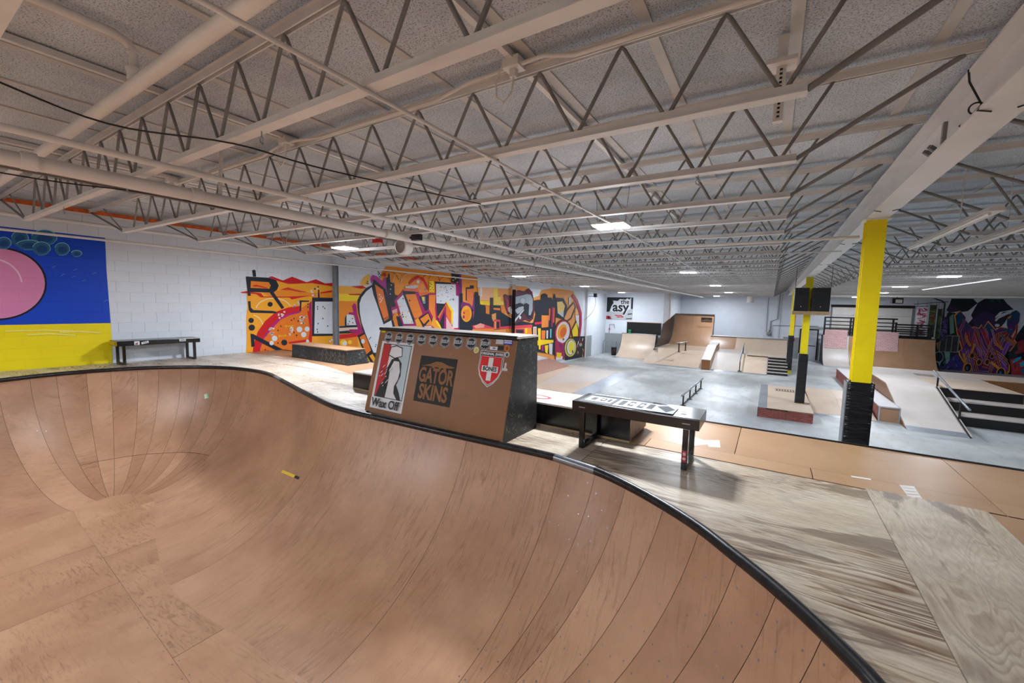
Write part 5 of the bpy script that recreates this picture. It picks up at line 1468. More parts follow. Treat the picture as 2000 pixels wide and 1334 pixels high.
# corner clutter
ck = thing('metal_rack', (-10.3, 30.6, 0), 'grey metal frame rack in the corner under the banner', 'rack')
for x in (-10.75, -9.75):
    m = MB(); m.tube([(x, 30.5, .002), (x, 30.5, 1.0)], .025, 6); m.build('upright', M('bare_steel'), ck)
for z in (.98, .45): m = MB(); m.tube([(-10.75, 30.5, z), (-9.75, 30.5, z)], .022, 6); m.build('crossbar', M('bare_steel'), ck)
for x in (-10.45, -10.1): m = MB(); m.tube([(x, 30.5, .45), (x, 30.5, .98)], .016, 6); m.build('rung', M('bare_steel'), ck)
tc_ = thing('trash_can', (-9.65, 29.9, 0), 'dark brown bin beside the corner quarter pipe', 'bin')
m = MB(); m.lathe((-9.72, 29.9, .001), [(0, 0), (.17, 0), (.2, .55), (.18, .55), (.16, .03), (0, .03)], 16); m.build('body', M('gap'), tc_)
m = MB(); m.lathe((-9.72, 29.9, .001), [(.205, .54), (.22, .54), (.22, .6), (.205, .6), (.205, .54)], 16); m.build('rim', M('black'), tc_)
ww = thing('wall_pipe', (-10.0, YA-.06, 0), 'grey pipe loop with a valve on the corner wall', 'pipe')
m = MB(); m.tube([(-10.55, YA-.05, H-2.0), (-10.55, YA-.05, H-1.32), (-10.2, YA-.05, H-1.3), (-10.15, YA-.05, H-1.62)], .02, 6); m.build('pipe_run', M('grey'), ww)
m = MB(); m.lathe((-10.55, YA-.05, H-1.72), [(0, 0), (.05, 0), (.05, .1), (0, .1)], 10); m.build('valve', M('red'), ww)
dsp = run_pipe('downspout', [(XA+.12, YA+1.5, H-.78), (XA+.12, YA+1.5, ROOF-.1)], .06, 'white drain pipe on the corner past the banner wall')
# service door, pipes, meter and red hose on the far wall
d1 = thing('door_1', (2.5, YB-.05, 0), 'grey double leaf service door behind the middle column', 'door'); d1['kind'] = 'structure'
m = MB(); m.box((1.92, YB-.05, 0), (2.0, YB-.002, 2.28)); m.box((2.98, YB-.05, 0), (3.06, YB-.002, 2.28)); m.box((2.0, YB-.05, 2.20), (2.98, YB-.002, 2.28)); m.build('frame', M('gap'), d1)
m = MB(); m.box((2.0, YB-.035, 0.002), (2.98, YB-.005, 2.2)); dl = m.build('leaf', M('galv'), d1)
m = MB(); m.box((2.06, YB-.06, 1.0), (2.92, YB-.036, 1.06)); m.build('push_bar', M('black'), dl)
for pts, r, lab in (([(-.25, YB-.05, 1.9), (-.25, YB-.05, ROOF-.3)], .02, 'slim conduit left of the meter on the far wall'), ([(.0, YB-.05, 1.95), (.02, YB-.05, 2.75), (.45, YB-.05, 2.95), (.5, YB-.05, ROOF-.3)], .03, 'bent pipe rising from the meter on the far wall'), ([(.12, YB-.05, 1.6), (.15, YB-.05, 2.45), (3.0, YB-.05, 2.5)], .02, 'thin pipe running above the service door'), ([(.62, YB-.05, 1.2), (.66, YB-.05, ROOF-.3)], .015, 'thin conduit right of the meter')):
    run_pipe('wall_conduit', pts, r, lab, 'conduit', 'grey', 6)
t = thing('gas_meter', (-.05, YB-.1, 1.75), 'round grey meter on the far wall', 'meter'); m = MB(); m.lathe((-.05, YB-.16, 1.78), [(0, 0), (.15, 0), (.17, .06), (.15, .15), (0, .15)], 16, 0, 1); m.build('dial', M('steel_dk'), t); m = MB(); m.tube([(-.05, YB-.1, 1.92), (-.05, YB-.1, 2.1)], .03, 6); m.build('stub', M('steel_dk'), t)
t = thing('hose_reel', (1.5, YB-.1, 1.5), 'red standpipe with hanging hose beside the far column', 'pipe'); m = MB(); m.tube([(1.5, YB-.16, .002), (1.56, YB-.16, 4.1)], .03, 6); m.build('standpipe', M('red'), t); m = MB(); m.lathe((1.5, YB-.28, 1.45), [(0, 0), (.14, .0), (.14, .1), (0, .1)], 14, 0, 1); m.build('reel', M('red'), t)
t = thing('vent_duct', (-2.0, 36.0, H+.6), 'white round vent duct hanging at the far wall', 'vent'); a = at_y(1466, 580, 36.0)
m = MB(); m.lathe((a.x, 36.0, H+.62), [(0, 0), (.22, 0), (.22, .5), (.25, .52), (.25, .99), (0, .99)], 16); m.build('duct', M('pipe'), t)
m = MB(); m.lathe((a.x, 36.0, H+.60), [(.23, 0), (.25, 0), (.25, .04), (.23, .04), (.23, 0)], 16); m.build('rim', M('pipe'), t)
# roll-up doors
for nm, x0, x1, lab in (('door_2', 3.75, 5.35, 'white sectional garage door near the service door'), ('door_3', 5.75, 8.0, 'white sectional garage door above the wide quarter pipe')):
    t = thing(nm, ((x0+x1)/2, YB-.06, 0), lab, 'door'); t['kind'] = 'structure'
    for k in range(7):
        z = .02+k*.56; m = MB(); m.box((x0, YB-.05, z), (x1, YB-.012, z+.545)); m.build('panel', M('pipe'), t)
    for x in (x0-.08, x1+.02): m = MB(); m.box((x, YB-.08, 0), (x+.06, YB-.01, 4.0)); m.build('track', M('grey'), t)
    m = MB(); m.box((x0-.1, YB-.1, 3.95), (x1+.1, YB-.005, 4.12)); m.build('header', M('gap'), t)
# hanging banners by the corner
def hang(x0, x1, z0, z1, y, lab, cols, seed):
    t = thing('hanging_banner', ((x0+x1)/2, y, z0), lab, 'banner')
    m = MB(); m.box((x0, y-.01, z0), (x1, y, z1)); m.build('cloth', paint(cols[0], False), t)
    m = MB(); m.tube([(x0-.03, y, z1+.02), (x1+.03, y, z1+.02)], .02, 6); m.build('rod', M('coping'), t)
    P = Print((x0, y-.011, z0), (1, 0, 0), (0, 0, 1), .001); r = random.Random(seed); w, h = x1-x0, z1-z0
    for i in range(46):
        a, b_ = r.uniform(.1, .9)*w, r.uniform(.04, .96)*h; l = r.uniform(.05, .16); q = r.uniform(0, 6.28); c = cols[1+i % (len(cols)-1)]
        P.line(c, [(max(.02, min(w-.02, a-l*math.cos(q))), max(.02, min(h-.02, b_-l*math.sin(q)))), (max(.02, min(w-.02, a+l*math.cos(q))), max(.02, min(h-.02, b_+l*math.sin(q))))], r.uniform(.03, .07))
    P.build('pattern', t)
    for x in (x0+.03, x1-.03): m = MB(); m.tube([(x, y, z1+.02), (x, 37.1, 4.40)], .008, 5); m.build('cord', M('coping'), t)
hang(8.05, 8.55, 2.15, 4.05, 37.0, 'white banner with pink and red brush marks', ['ded6dc', 'b03a64', '8a2a48', 'c85a80'], 2)
hang(8.68, 9.0, 2.1, 4.15, 37.1, 'olive green and red striped hanging banner', ['3a4426', '6a7a3a', '8a2a28', '56602c', '22281a'], 5)
hang(9.06, 9.26, 2.0, 3.9, 37.1, 'narrow dark green hanging banner', ['26361e', '3a5a2a', '1c2416'], 8)
hang(9.32, 9.62, 1.9, 3.4, 37.2, 'dark purple hanging banner next to the far mural', ['16121e', '4a2a7a', '2a2438', '6a5a9a'], 11)
br2 = thing('banner_bracket', (9.5, 36.9, 4.1), 'black wall bracket with bent arm beside the far mural', 'bracket')
m = MB(); m.tube([(9.5, 37.72, 3.2), (9.5, 37.7, 4.3), (9.3, 37.5, 4.45), (8.8, 37.1, 4.62)], .04, 6); m.build('arm', M('black'), br2)
m = MB(); m.tube([(7.9, 37.1, 4.22), (9.5, 37.1, 4.4)], .02, 6); m.build('cross_rod', M('black'), br2)
hc = thing('heater_unit', (6.6, 33.5, H+.75), 'small white ceiling heater over the far quarter pipe', 'heater')
m = MB(); m.box((6.1, 33.2, H+.62), (6.6, 33.7, H+.95)); m.build('case', M('black'), hc); m = MB(); m.box((6.25, 33.19, H+.66), (6.55, 33.199, H+.86)); m.build('grille', M('pipe'), hc); m = MB(); m.tube([(6.35, 33.45, H+.95), (6.35, 33.45, ROOF-.013)], .02, 6); m.build('stem', M('black'), hc)
ebx = thing('wall_speaker_mount', (XW+.2, 27.2, H+.8), 'black bracketed flood lamp high on the mural wall', 'lamp')
m = MB(); m.box((XW+.02, 27.4, H+.7), (XW+.5, 27.44, H+.74)); m.build('arm', M('grey'), ebx); m = MB(); m.box((XW+.42, 27.3, H+.66), (XW+.62, 27.5, H+.92)); m.build('head', M('black'), ebx)
m = MB(); m.tube(catmull3([(XW+.5, 27.4, H+.68), (XW+.5, 27.5, H+.1), (XW+.4, 27.0, H-.5), (XW+.1, 26.6, H-.9)]), .015, 5); m.build('cord', M('grey'), ebx)
run_pipe('mural_edge_pipe', [(XW+.08, 27.0, .002), (XW+.08, 27.0, ROOF-.2)], .05, 'white pipe at the right end of the long mural')
gb = MB(); gb.box((XW+.002, 26.9, 0), (XW+.02, 28.3, 1.5)); gb.build('grey_dado', M('grey_dado'), wl)
# ------------------------------------------------------------------ murals (flat paint on the block walls)
def wall_tf(ox, oy, s, X):
    def tf(a, b):
        q = at_x(ox+a/s, oy+b/s, X); return (q.y, q.z)
    return tf
def far_tf(ox, oy, s, Y):
    def tf(a, b):
        q = at_y(ox+a/s, oy+b/s, Y); return (q.x, q.z)
    return tf
NAVY, WHT, RED, MAG, PUR, ORG_, AMB, YEL = '1c2230', 'd9dae0', 'd0141c', 'a81468', '7a2878', 'e8761a', 'f6a626', 'f8d41c'
# blue and yellow mural
P = Print((XW+.004, 0, 0), (0, 1, 0), (0, 0, 1), .0003, True); P.tf = wall_tf(0, 400, 2.857, XW)
P.tf = None
zb = H+.0
def W(x, y): q = at_x(x, y, XW); return (q.y, q.z)
tl, tr, ml, mr, bl, br = W(0, 443), W(205, 464.5), W(0, 634), W(216, 631), W(0, 728), W(219, 706)
yl_ = -2.5
P.poly('0444c8', [(yl_, tr[1]), tr, W(208, 530), W(212, 580), mr, (yl_, mr[1])])
P.poly('f6de0a', [(yl_, mr[1]), mr, W(218, 660), (br[0], DECK+.0), (yl_, DECK)])
P.tf = wall_tf(0, 400, 2.857, XW)
cxp, cyp = -18, 440
P.oval('10131a', cxp, cyp, 280, 205, 0, 48); P.oval('e08ab8', cxp, cyp, 268, 195, 0, 48)
P.arc('f0c4dc', cxp-40, cyp+10, 180, 150, -1.25, -.12, 9)
for x, y, rx, ry in ((20, 215, 42, 34), (110, 190, 48, 45), (245, 185, 72, 45), (160, 225, 70, 28), (230, 245, 50, 38), (345, 248, 42, 36), (425, 272, 30, 18)):
    P.oval('2a6a98', x, y, rx, ry); P.oval('1a4a86', x+3, y+3, rx*.62, ry*.55); P.arc('8ac4d4', x, y, rx, ry, 3.4, 6.6, 4); P.arc('6aa8c0', x, y, rx*.95, ry*.95, .2, 2.0, 3)
for x, y in ((300, 345), (420, 360), (525, 382), (470, 420), (350, 390), (590, 535), (410, 400)):
    P.line('5a8ad0', [(x-12, y+6), (x+10, y-4)], 3)
for x0, x1, y in ((30, 480, 705), (150, 420, 725), (330, 560, 712)): P.line('f8ea70', [(x0, y), ((x0+x1)/2, y-6), (x1, y+3)], 8)
P.build('blue_mural', wl, 'blue and yellow painted mural with pink bubble')

# long orange graffiti mural
P = Print((XW+.004, 0, 0), (0, 1, 0), (0, 0, 1), .00015, True)
C4 = wall_tf(460, 500, 6.063, XW); C5 = wall_tf(700, 500, 7.412, XW); C6 = wall_tf(900, 520, 7.019, XW)
P.tf = C6
P.poly('f0a050', [(-100, 100), (0, 110), (220, 150), (220, 290), (640, 310), (700, 270), (900, 280), (960, 330), (1090, 330), (1250, 300), (1420, 310), (1540, 340), (1600, 450), (1650, 600), (1640, 800), (1640, 960), (1690, 1060), (1680, 1230), (1400, 1280), (1290, 1280), (960, 1200), (-100, 1100)])
P.tf = C5
P.poly('f0921e', [(330, 240), (390, 150), (480, 150), (700, 180), (1000, 210), (1340, 250), (1480, 270), (1720, 310), (1720, 640), (1700, 1100), (300, 1100), (300, 600), (330, 290)])
P.poly('f0b850', [(20, 400), (70, 310), (150, 260), (170, 300), (140, 420), (60, 430)])
P.tf = C4
P.poly(AMB, [(130, 440), (180, 300), (420, 290), (560, 300), (1145, 340), (1145, 1060), (1200, 1330), (620, 1240), (120, 1230), (130, 1000), (125, 720), (140, 600)])
P.poly(ORG_, [(300, 1000), (420, 740), (640, 640), (770, 620), (900, 540), (905, 1010), (760, 1030), (780, 1240), (620, 1220), (290, 1200), (260, 1100)])
P.poly('ec8c1c', [(300, 420), (480, 410), (640, 400), (880, 440), (1140, 420), (1140, 500), (900, 480), (640, 490), (400, 480)])
P.poly(RED, [(390, 250), (430, 240), (560, 290), (670, 245), (840, 310), (950, 275), (1060, 325), (1145, 318), (1145, 360), (900, 320), (700, 330), (620, 330), (480, 290)])
P.poly(RED, [(50, 430), (130, 415), (300, 440), (330, 480), (640, 480), (880, 470), (660, 515), (640, 492), (300, 490), (240, 450), (80, 440)])
P.poly('d8341c', [(520, 400), (620, 370), (700, 395), (860, 430), (760, 428), (640, 405)]); P.poly(RED, [(1000, 430), (1140, 405), (1140, 430), (1010, 445)])
P.arc('f4d8a0', 450, 640, 210, 140, 3.3, 5.9, 12); P.arc('f4d8a0', 190, 860, 140, 160, 4.9, 6.2, 11)
P.poly(RED, [(200, 1200), (210, 1060), (260, 900), (350, 770), (480, 660), (620, 610), (770, 590), (770, 650), (640, 680), (520, 730), (400, 850), (330, 960), (290, 1080), (280, 1200)])
P.poly('b4187c', [(300, 1010), (400, 850), (520, 730), (640, 680), (770, 650), (760, 672), (640, 702), (530, 755), (420, 875), (330, 985), (292, 1100), (287, 1190), (275, 1190)])
P.poly(MAG, [(870, 560), (900, 530), (905, 940), (905, 980), (890, 880), (870, 660)]); P.poly(RED, [(850, 650), (885, 660), (905, 980), (900, 1030), (860, 1000), (880, 880)])
P.poly(RED, [(620, 1020), (860, 985), (900, 990), (900, 1010), (640, 1040)])
P.poly(NAVY, [(905, 490), (1150, 495), (1150, 945), (905, 950)]); P.poly(WHT, [(940, 540), (1150, 540), (1150, 920), (930, 920)]); P.poly(NAVY, [(975, 400), (990, 400), (995, 495), (975, 490)])
for x, y in ((970, 602), (970, 628), (1035, 600), (1055, 620), (1033, 740), (975, 800), (1090, 830), (965, 870), (970, 900)): P.poly('0e1118', [(x-6, y-9), (x+6, y-7), (x+5, y+9), (x-6, y+8)])
P.poly(NAVY, [(755, 525), (870, 528), (870, 542), (780, 545), (775, 655), (760, 655)])
P.poly(NAVY, [(195, 170), (215, 162), (235, 170), (243, 245), (205, 245)])
P.poly(NAVY, [(120, 242), (400, 258), (480, 290), (510, 350), (490, 400), (450, 430), (575, 610), (545, 630), (400, 432), (172, 425), (180, 470), (145, 472)])
P.poly('f0861c', [(180, 296), (390, 310), (415, 345), (400, 388), (176, 378)]); P.poly(RED, [(200, 350), (240, 340), (370, 375), (380, 388), (260, 362), (205, 362)])
P.poly(NAVY, [(145, 535), (175, 535), (180, 610), (210, 640), (440, 650), (480, 660), (480, 680), (180, 672), (155, 640)])
for x, y, r in ((408, 572, 30), (183, 763, 32), (190, 848, 38), (575, 1025, 36)): P.oval(NAVY, x, y, r, r*.95)
P.poly(NAVY, [(175, 920), (210, 925), (640, 1150), (630, 1190), (600, 1180), (220, 985), (225, 1070), (185, 1078)])
for x, y, r in ((755, 868, 34), (845, 865, 30), (805, 930, 32), (460, 975, 33), (425, 1030, 26), (850, 1005, 18)): P.oval(WHT, x, y, r)
rr = random.Random(9)
for cx_, cy_, n_ in ((545, 700, 7), (430, 890, 10), (800, 760, 12), (930, 420, 10), (650, 890, 9), (725, 570, 6), (1125, 1020, 4)):
    for i in range(n_):
        x, y = cx_+rr.uniform(-38, 38), cy_+rr.uniform(-45, 45); P.rect('ecdfd8', x-10, y-9, x+10, y+9); P.k -= 1
    P.k += 1
for x, y in ((535, 830), (740, 770), (780, 725), (690, 740), (660, 760), (500, 1030), (350, 1110), (380, 1125), (690, 905), (720, 940), (855, 570), (855, 605), (500, 880), (975, 365)): P.oval('5a1c14' if x < 700 else NAVY, x, y, 7, 11)
for ox, oy in ((580, 815), (500, 930), (1355, 965)):
    P.line(YEL if ox < 1000 else 'f0e8e0', [(ox, oy+20), (ox+20, oy), (ox+10, oy+40), (ox+35, oy+5), (ox+40, oy+25), (ox+55, oy+5), (ox+60, oy+28), (ox+75, oy+5), (ox+80, oy+25), (ox+95, oy-10), (ox+95, oy+15)], 8)
# right of the grey post
P.poly('f0a83c', [(1150, 350), (1540, 370), (1480, 480), (1450, 560), (1470, 720), (1520, 900), (1640, 1150), (1700, 1330), (1150, 1300)])
P.poly('e8861c', [(1150, 530), (1450, 540), (1460, 700), (1300, 830), (1150, 830)])
P.poly(YEL, [(1150, 440), (1280, 450), (1480, 450), (1460, 520), (1320, 535), (1150, 525)])
P.poly(RED, [(1360, 362), (1500, 350), (1550, 380), (1480, 388)]); P.poly('b83018', [(1330, 450), (1470, 445), (1480, 465), (1350, 462)])
P.poly(RED, [(1150, 935), (1350, 920), (1460, 905), (1530, 900), (1560, 960), (1440, 960), (1150, 990)])
P.poly(NAVY, [(1290, 740), (1310, 690), (1395, 690), (1440, 830), (1440, 912), (1150, 925), (1150, 835), (1290, 828)]); P.poly(WHT, [(1310, 692), (1390, 692), (1428, 818), (1312, 820)]); P.poly('dcc0ac', [(1150, 855), (1440, 842), (1442, 872), (1150, 898)])
for x, y in ((1380, 740), (1345, 775), (1385, 790), (1330, 805)): P.oval('801820', x, y, 6, 9)
P.poly(MAG, [(1375, 590), (1400, 558), (1425, 575), (1440, 700), (1490, 850), (1530, 905), (1440, 925), (1340, 895), (1345, 868), (1445, 868), (1405, 700), (1335, 692), (1338, 668), (1392, 668)])
P.poly('e8861c', [(1215, 985), (1440, 955), (1450, 1070), (1215, 1060)]); P.oval('f8c81c', 1275, 1025, 40, 36); P.oval(WHT, 1290, 1035, 26); P.oval('f8c81c', 1350, 1020, 24)
P.poly('1a1e2a', [(1440, 940), (1520, 905), (1700, 1180), (1800, 1334), (1640, 1334), (1480, 1060)]); P.poly(ORG_, [(1465, 960), (1525, 925), (1610, 1110), (1545, 1165)]); P.oval(WHT, 1505, 1010, 22, 28); P.poly(AMB, [(1580, 1180), (1620, 1160), (1700, 1300), (1680, 1334)])
P.tf = C5
P.poly('b83a98', [(180, 300), (200, 275), (260, 290), (350, 370), (370, 310), (395, 310), (400, 380), (410, 480), (460, 730), (430, 700), (390, 480), (230, 340), (180, 400), (170, 350)])
P.poly(NAVY, [(-20, 640), (20, 560), (100, 470), (195, 420), (215, 340), (232, 345), (390, 480), (470, 740), (505, 745), (490, 930), (640, 1010), (560, 1060), (300, 1060), (290, 1400), (190, 1400), (120, 1200), (50, 1060), (0, 860), (-20, 740)])
P.poly('dfe2ea', [(10, 690), (40, 600), (110, 510), (188, 450), (212, 560), (270, 720), (358, 990), (470, 932), (490, 1030), (320, 1045), (300, 1400), (215, 1400), (100, 1130), (40, 960), (15, 820)])
P.poly('ee7a2a', [(232, 408), (350, 490), (440, 900), (370, 945), (288, 700)]); P.line(NAVY, [(355, 915), (440, 870)], 8); P.line(NAVY, [(358, 932), (440, 890)], 6)
for x, y in ((300, 560), (320, 590), (305, 620), (330, 640), (315, 665), (345, 610)): P.rect('f0d8d0', x-10, y-10, x+10, y+10)
for x, y in ((170, 1180), (240, 1310), (250, 1285), (155, 1200)): P.oval(NAVY, x, y, 7, 10)
P.poly('ee8224', [(490, 900), (540, 880), (580, 1040), (530, 1040)]); P.poly(NAVY, [(545, 870), (600, 880), (640, 1010), (585, 1040)])
P.arc('8a3a10', 440, 420, 150, 200, 3.6, 5.9, 6); P.arc('f0c898', 560, 420, 70, 160, 3.5, 5.9, 8); P.arc('e8c0a0', 730, 450, 130, 190, 3.3, 4.9, 9)
P.oval('b82a1c', 372, 272, 27)
P.poly(NAVY, [(395, 320), (420, 310), (425, 260), (445, 255), (450, 320), (460, 380), (515, 400), (520, 560), (610, 580), (560, 640), (520, 680), (530, 730), (490, 760), (440, 640), (400, 480)])
for x, y in ((255, 182), (285, 230), (300, 250), (285, 265), (315, 275), (300, 300), (125, 370), (115, 395), (135, 400), (460, 480), (470, 420), (455, 550)): P.oval('10141c' if y < 410 else 'c8c8d0', x, y, 8, 10); 
P.poly('ee8a3a', [(740, 410), (800, 350), (870, 310), (930, 370), (985, 480), (1000, 560), (870, 560), (700, 500)]); P.poly(RED, [(720, 390), (780, 320), (860, 285), (940, 320), (1000, 420), (1010, 500), (980, 480), (930, 370), (870, 318), (800, 355), (740, 412)])
P.poly('e86a3a', [(640, 480), (850, 465), (880, 530), (1000, 520), (1000, 560), (880, 575), (640, 525)]); P.poly('c8c0cc', [(670, 440), (780, 425), (855, 420), (860, 440), (810, 472), (680, 466)])
P.oval(WHT, 858, 372, 20, 24); P.oval('7a8a98', 960, 485, 14, 20)
P.arc(RED, 1010, 420, 110, 160, 3.5, 5.2, 10); P.arc('7a2a10', 1250, 400, 90, 100, 3.3, 6.1, 5); P.arc('7a2a10', 1090, 390, 80, 130, 3.6, 6.0, 5)
P.poly(MAG, [(505, 650), (640, 500), (860, 520), (965, 790), (1005, 770), (1005, 535), (1110, 540), (1110, 380), (1455, 395), (1455, 1070), (1060, 1070), (1010, 810), (930, 860), (970, 1010), (640, 1010), (560, 800), (480, 870), (465, 750), (540, 720)])
P.poly('e0a8a0', [(480, 790), (550, 760), (560, 810), (490, 840)])
P.poly(NAVY, [(635, 505), (815, 515), (820, 552), (800, 985), (640, 995)]); P.poly(WHT, [(550, 650), (640, 560), (795, 980), (650, 985)]); P.poly('ee8224', [(672, 555), (820, 550), (920, 840), (850, 905), (800, 900)])
for x, y in ((640, 615), (630, 850), (640, 880), (735, 645)): P.oval(NAVY, x, y, 9, 12)
for x, y in ((590, 735), (630, 820), (600, 850), (715, 805), (765, 955), (680, 880)): P.oval('f0b030', x, y, 12, 12)
P.poly(NAVY, [(870, 590), (1005, 555), (1005, 780), (960, 795)]); P.poly('8a94a4', [(900, 590), (960, 588), (962, 690), (930, 690)]); P.poly(YEL, [(915, 590), (945, 590), (945, 650), (925, 650)])
P.poly('f08428', [(1015, 565), (1110, 560), (1100, 760), (1115, 930), (1060, 860), (1015, 770)])
P.poly('f2a02a', [(810, 920), (870, 895), (930, 1050), (845, 1050)]); P.poly(NAVY, [(860, 900), (1005, 805), (1065, 940), (1060, 1000), (930, 1030)]); P.poly('ee8a24', [(885, 912), (1000, 830), (1055, 960), (1045, 1000), (955, 1005)]); P.poly(NAVY, [(925, 1000), (1010, 915), (1024, 935), (940, 1030)])
P.poly('f2a02a', [(1045, 1000), (1075, 875), (1210, 1060), (1120, 1060)]); P.poly(YEL, [(1105, 940), (1130, 930), (1215, 1060), (1185, 1060)])
P.poly('e4b4b4', [(640, 1012), (830, 1012), (850, 1060), (640, 1060)]); P.poly('e4b4b4', [(945, 1015), (1045, 1005), (1065, 1060), (945, 1060)])
P.poly(YEL, [(1015, 365), (1085, 365), (1090, 512), (1020, 516)])
for x, y in ((1045, 410), (1030, 440), (1065, 460), (1040, 490), (1075, 490), (1030, 390)): P.oval('1a1a1a', x, y, 7, 8)
P.poly(NAVY, [(1340, 255), (1455, 268), (1455, 400), (1340, 385)]); P.poly(PUR, [(1450, 265), (1480, 270), (1492, 500), (1475, 1070), (1438, 1070), (1445, 560)])
P.poly(NAVY, [(1100, 370), (1335, 388), (1335, 412), (1110, 408)]); P.poly(WHT, [(1115, 402), (1400, 412), (1405, 570), (1442, 582), (1436, 1070), (1355, 1050), (1360, 790), (1265, 660), (1235, 692), (1120, 682)])
rr = random.Random(4)
for i in range(26): P.oval(('4a4a5a', 'b04a9a', 'd8a050', '2a2a34')[i % 4], rr.uniform(1130, 1390), rr.uniform(425, 670), 6, 8); P.k -= 1
P.k += 1
for x, y in ((1365, 350), (1395, 330), (1375, 300), (1425, 380)): P.oval('e8d020', x, y, 9, 8)
P.poly(NAVY, [(1120, 684), (1245, 692), (1230, 1060), (1200, 1060), (1140, 920)]); P.poly(ORG_, [(1140, 880), (1262, 690), (1340, 800), (1338, 1000), (1262, 860), (1262, 725), (1160, 912)]); P.poly(YEL, [(1252, 660), (1280, 662), (1364, 790), (1352, 1000), (1335, 995), (1338, 805)])
P.poly(MAG, [(1150, 930), (1248, 725), (1264, 860), (1345, 1000), (1330, 1010), (1255, 900), (1235, 800), (1170, 960)]); P.poly('e4b4b4', [(1262, 875), (1375, 1060), (1262, 1060)]); P.poly(RED, [(1375, 1045), (1440, 1040), (1440, 1070), (1380, 1070)])
P.poly('f0963c', [(1490, 320), (1720, 320), (1722, 430), (1665, 440), (1560, 450), (1552, 640), (1640, 740), (1492, 650)]); P.poly(NAVY, [(1605, 425), (1662, 425), (1662, 470), (1560, 475), (1560, 650), (1545, 640), (1545, 455), (1605, 455)])
P.poly('f08040', [(1562, 485), (1662, 478), (1650, 740), (1562, 650)])
P.poly(NAVY, [(1455, 540), (1500, 540), (1502, 660), (1640, 772), (1662, 772), (1678, 525), (1700, 520), (1725, 525), (1728, 570), (1752, 572), (1752, 700), (1830, 710), (1853, 860), (1900, 1100), (1455, 1090)])
P.poly(PUR, [(1500, 660), (1600, 690), (1640, 745), (1662, 560), (1678, 560), (1674, 795), (1560, 715), (1480, 760), (1470, 700)]); P.poly('c83a6a', [(1650, 800), (1680, 790), (1690, 960), (1655, 1060)])
P.oval(AMB, 1555, 835, 76, 118); P.oval('f08a1a', 1560, 850, 52, 85); P.oval(PUR, 1515, 882, 15, 24); P.oval('c82a6a', 1520, 822, 16, 18); P.oval('f8b020', 1545, 760, 30, 16)
P.tf = C6
P.poly('f2b486', [(222, 290), (440, 300), (440, 430), (390, 430), (390, 470), (252, 472), (230, 360)]); P.poly('f6d24a', [(440, 295), (500, 295), (500, 420), (540, 420), (540, 470), (578, 490), (578, 532), (440, 532)]); P.poly(YEL, [(252, 475), (390, 472), (390, 535), (260, 525)])
P.poly('e2e4ea', [(222, 150), (640, 200), (670, 300), (440, 296), (222, 288)]); P.poly('e2e4ea', [(930, 285), (1095, 325), (1060, 405), (990, 432), (968, 380)]); P.poly('e2e4ea', [(262, 170), (280, 170), (280, 420), (258, 420)])
P.poly(NAVY, [(180, 370), (200, 355), (225, 360), (230, 400), (250, 405), (255, 520), (330, 540), (330, 650), (390, 660), (390, 430), (430, 430), (430, 535), (540, 540), (540, 620), (640, 690), (700, 720), (960, 780), (990, 770), (1020, 660), (1090, 670), (1100, 830), (1200, 840), (1300, 830), (1300, 1240), (1260, 1210), (960, 1160), (960, 820), (150, 900), (150, 800), (180, 600)])
P.poly(NAVY, [(985, 470), (1050, 460), (1090, 460), (1095, 390), (1140, 370), (1180, 390), (1185, 430), (1240, 430), (1250, 470), (1265, 380), (1290, 385), (1300, 560), (1290, 840), (1090, 840), (1020, 660)])
P.poly('f08a30', [(440, 570), (530, 575), (530, 605), (440, 595)]); P.poly('f08a30', [(335, 545), (385, 545), (385, 650), (335, 645)]); P.poly('f0a050', [(415, 660), (475, 640), (475, 730), (440, 760), (420, 720)]); P.poly('f08a30', [(540, 550), (575, 530), (600, 560), (600, 640), (555, 640)])
P.poly('5a2438', [(580, 400), (600, 380), (640, 400), (700, 400), (780, 325), (860, 345), (920, 305), (972, 350), (992, 460), (1005, 600), (985, 720), (935, 765), (880, 735), (700, 800), (690, 640), (640, 660), (600, 560)])
P.poly('a82c44', [(598, 420), (640, 450), (660, 520), (640, 640), (615, 560), (625, 500)])
P.poly('1a1e28', [(700, 480), (740, 420), (850, 385), (930, 385), (982, 470), (988, 600), (962, 705), (920, 725), (860, 640), (700, 800), (690, 560)])
P.poly('98a2ae', [(700, 485), (740, 420), (820, 402), (900, 382), (950, 390), (980, 450), (976, 600), (950, 672), (922, 668), (930, 525), (890, 502), (850, 522), (800, 500), (740, 522), (708, 532)]); P.oval('a8b2bc', 842, 470, 38, 40); P.arc('3a4250', 842, 470, 38, 40, 0, 6.28, 4)
P.poly('a8b2bc', [(735, 600), (790, 560), (850, 548), (855, 575), (805, 640), (770, 655), (745, 625)]); P.poly('c4ccd4', [(695, 775), (850, 590), (862, 600), (712, 795)]); P.oval('dce0e4', 805, 702, 14, 22)
P.poly('e4dcd8', [(640, 570), (670, 545), (695, 600), (712, 640), (680, 660), (645, 620)])
P.poly('e2405a', [(150, 810), (300, 792), (440, 840), (445, 735), (480, 728), (530, 735), (535, 830), (640, 820), (970, 800), (972, 842), (640, 852), (480, 865), (160, 870)]); P.poly('f0a090', [(165, 822), (260, 780), (315, 800), (310, 842), (200, 852)])
P.poly(NAVY, [(480, 760), (520, 760), (520, 850), (480, 850)]); P.poly('f6a63a', [(455, 755), (475, 755), (475, 860), (455, 860)])
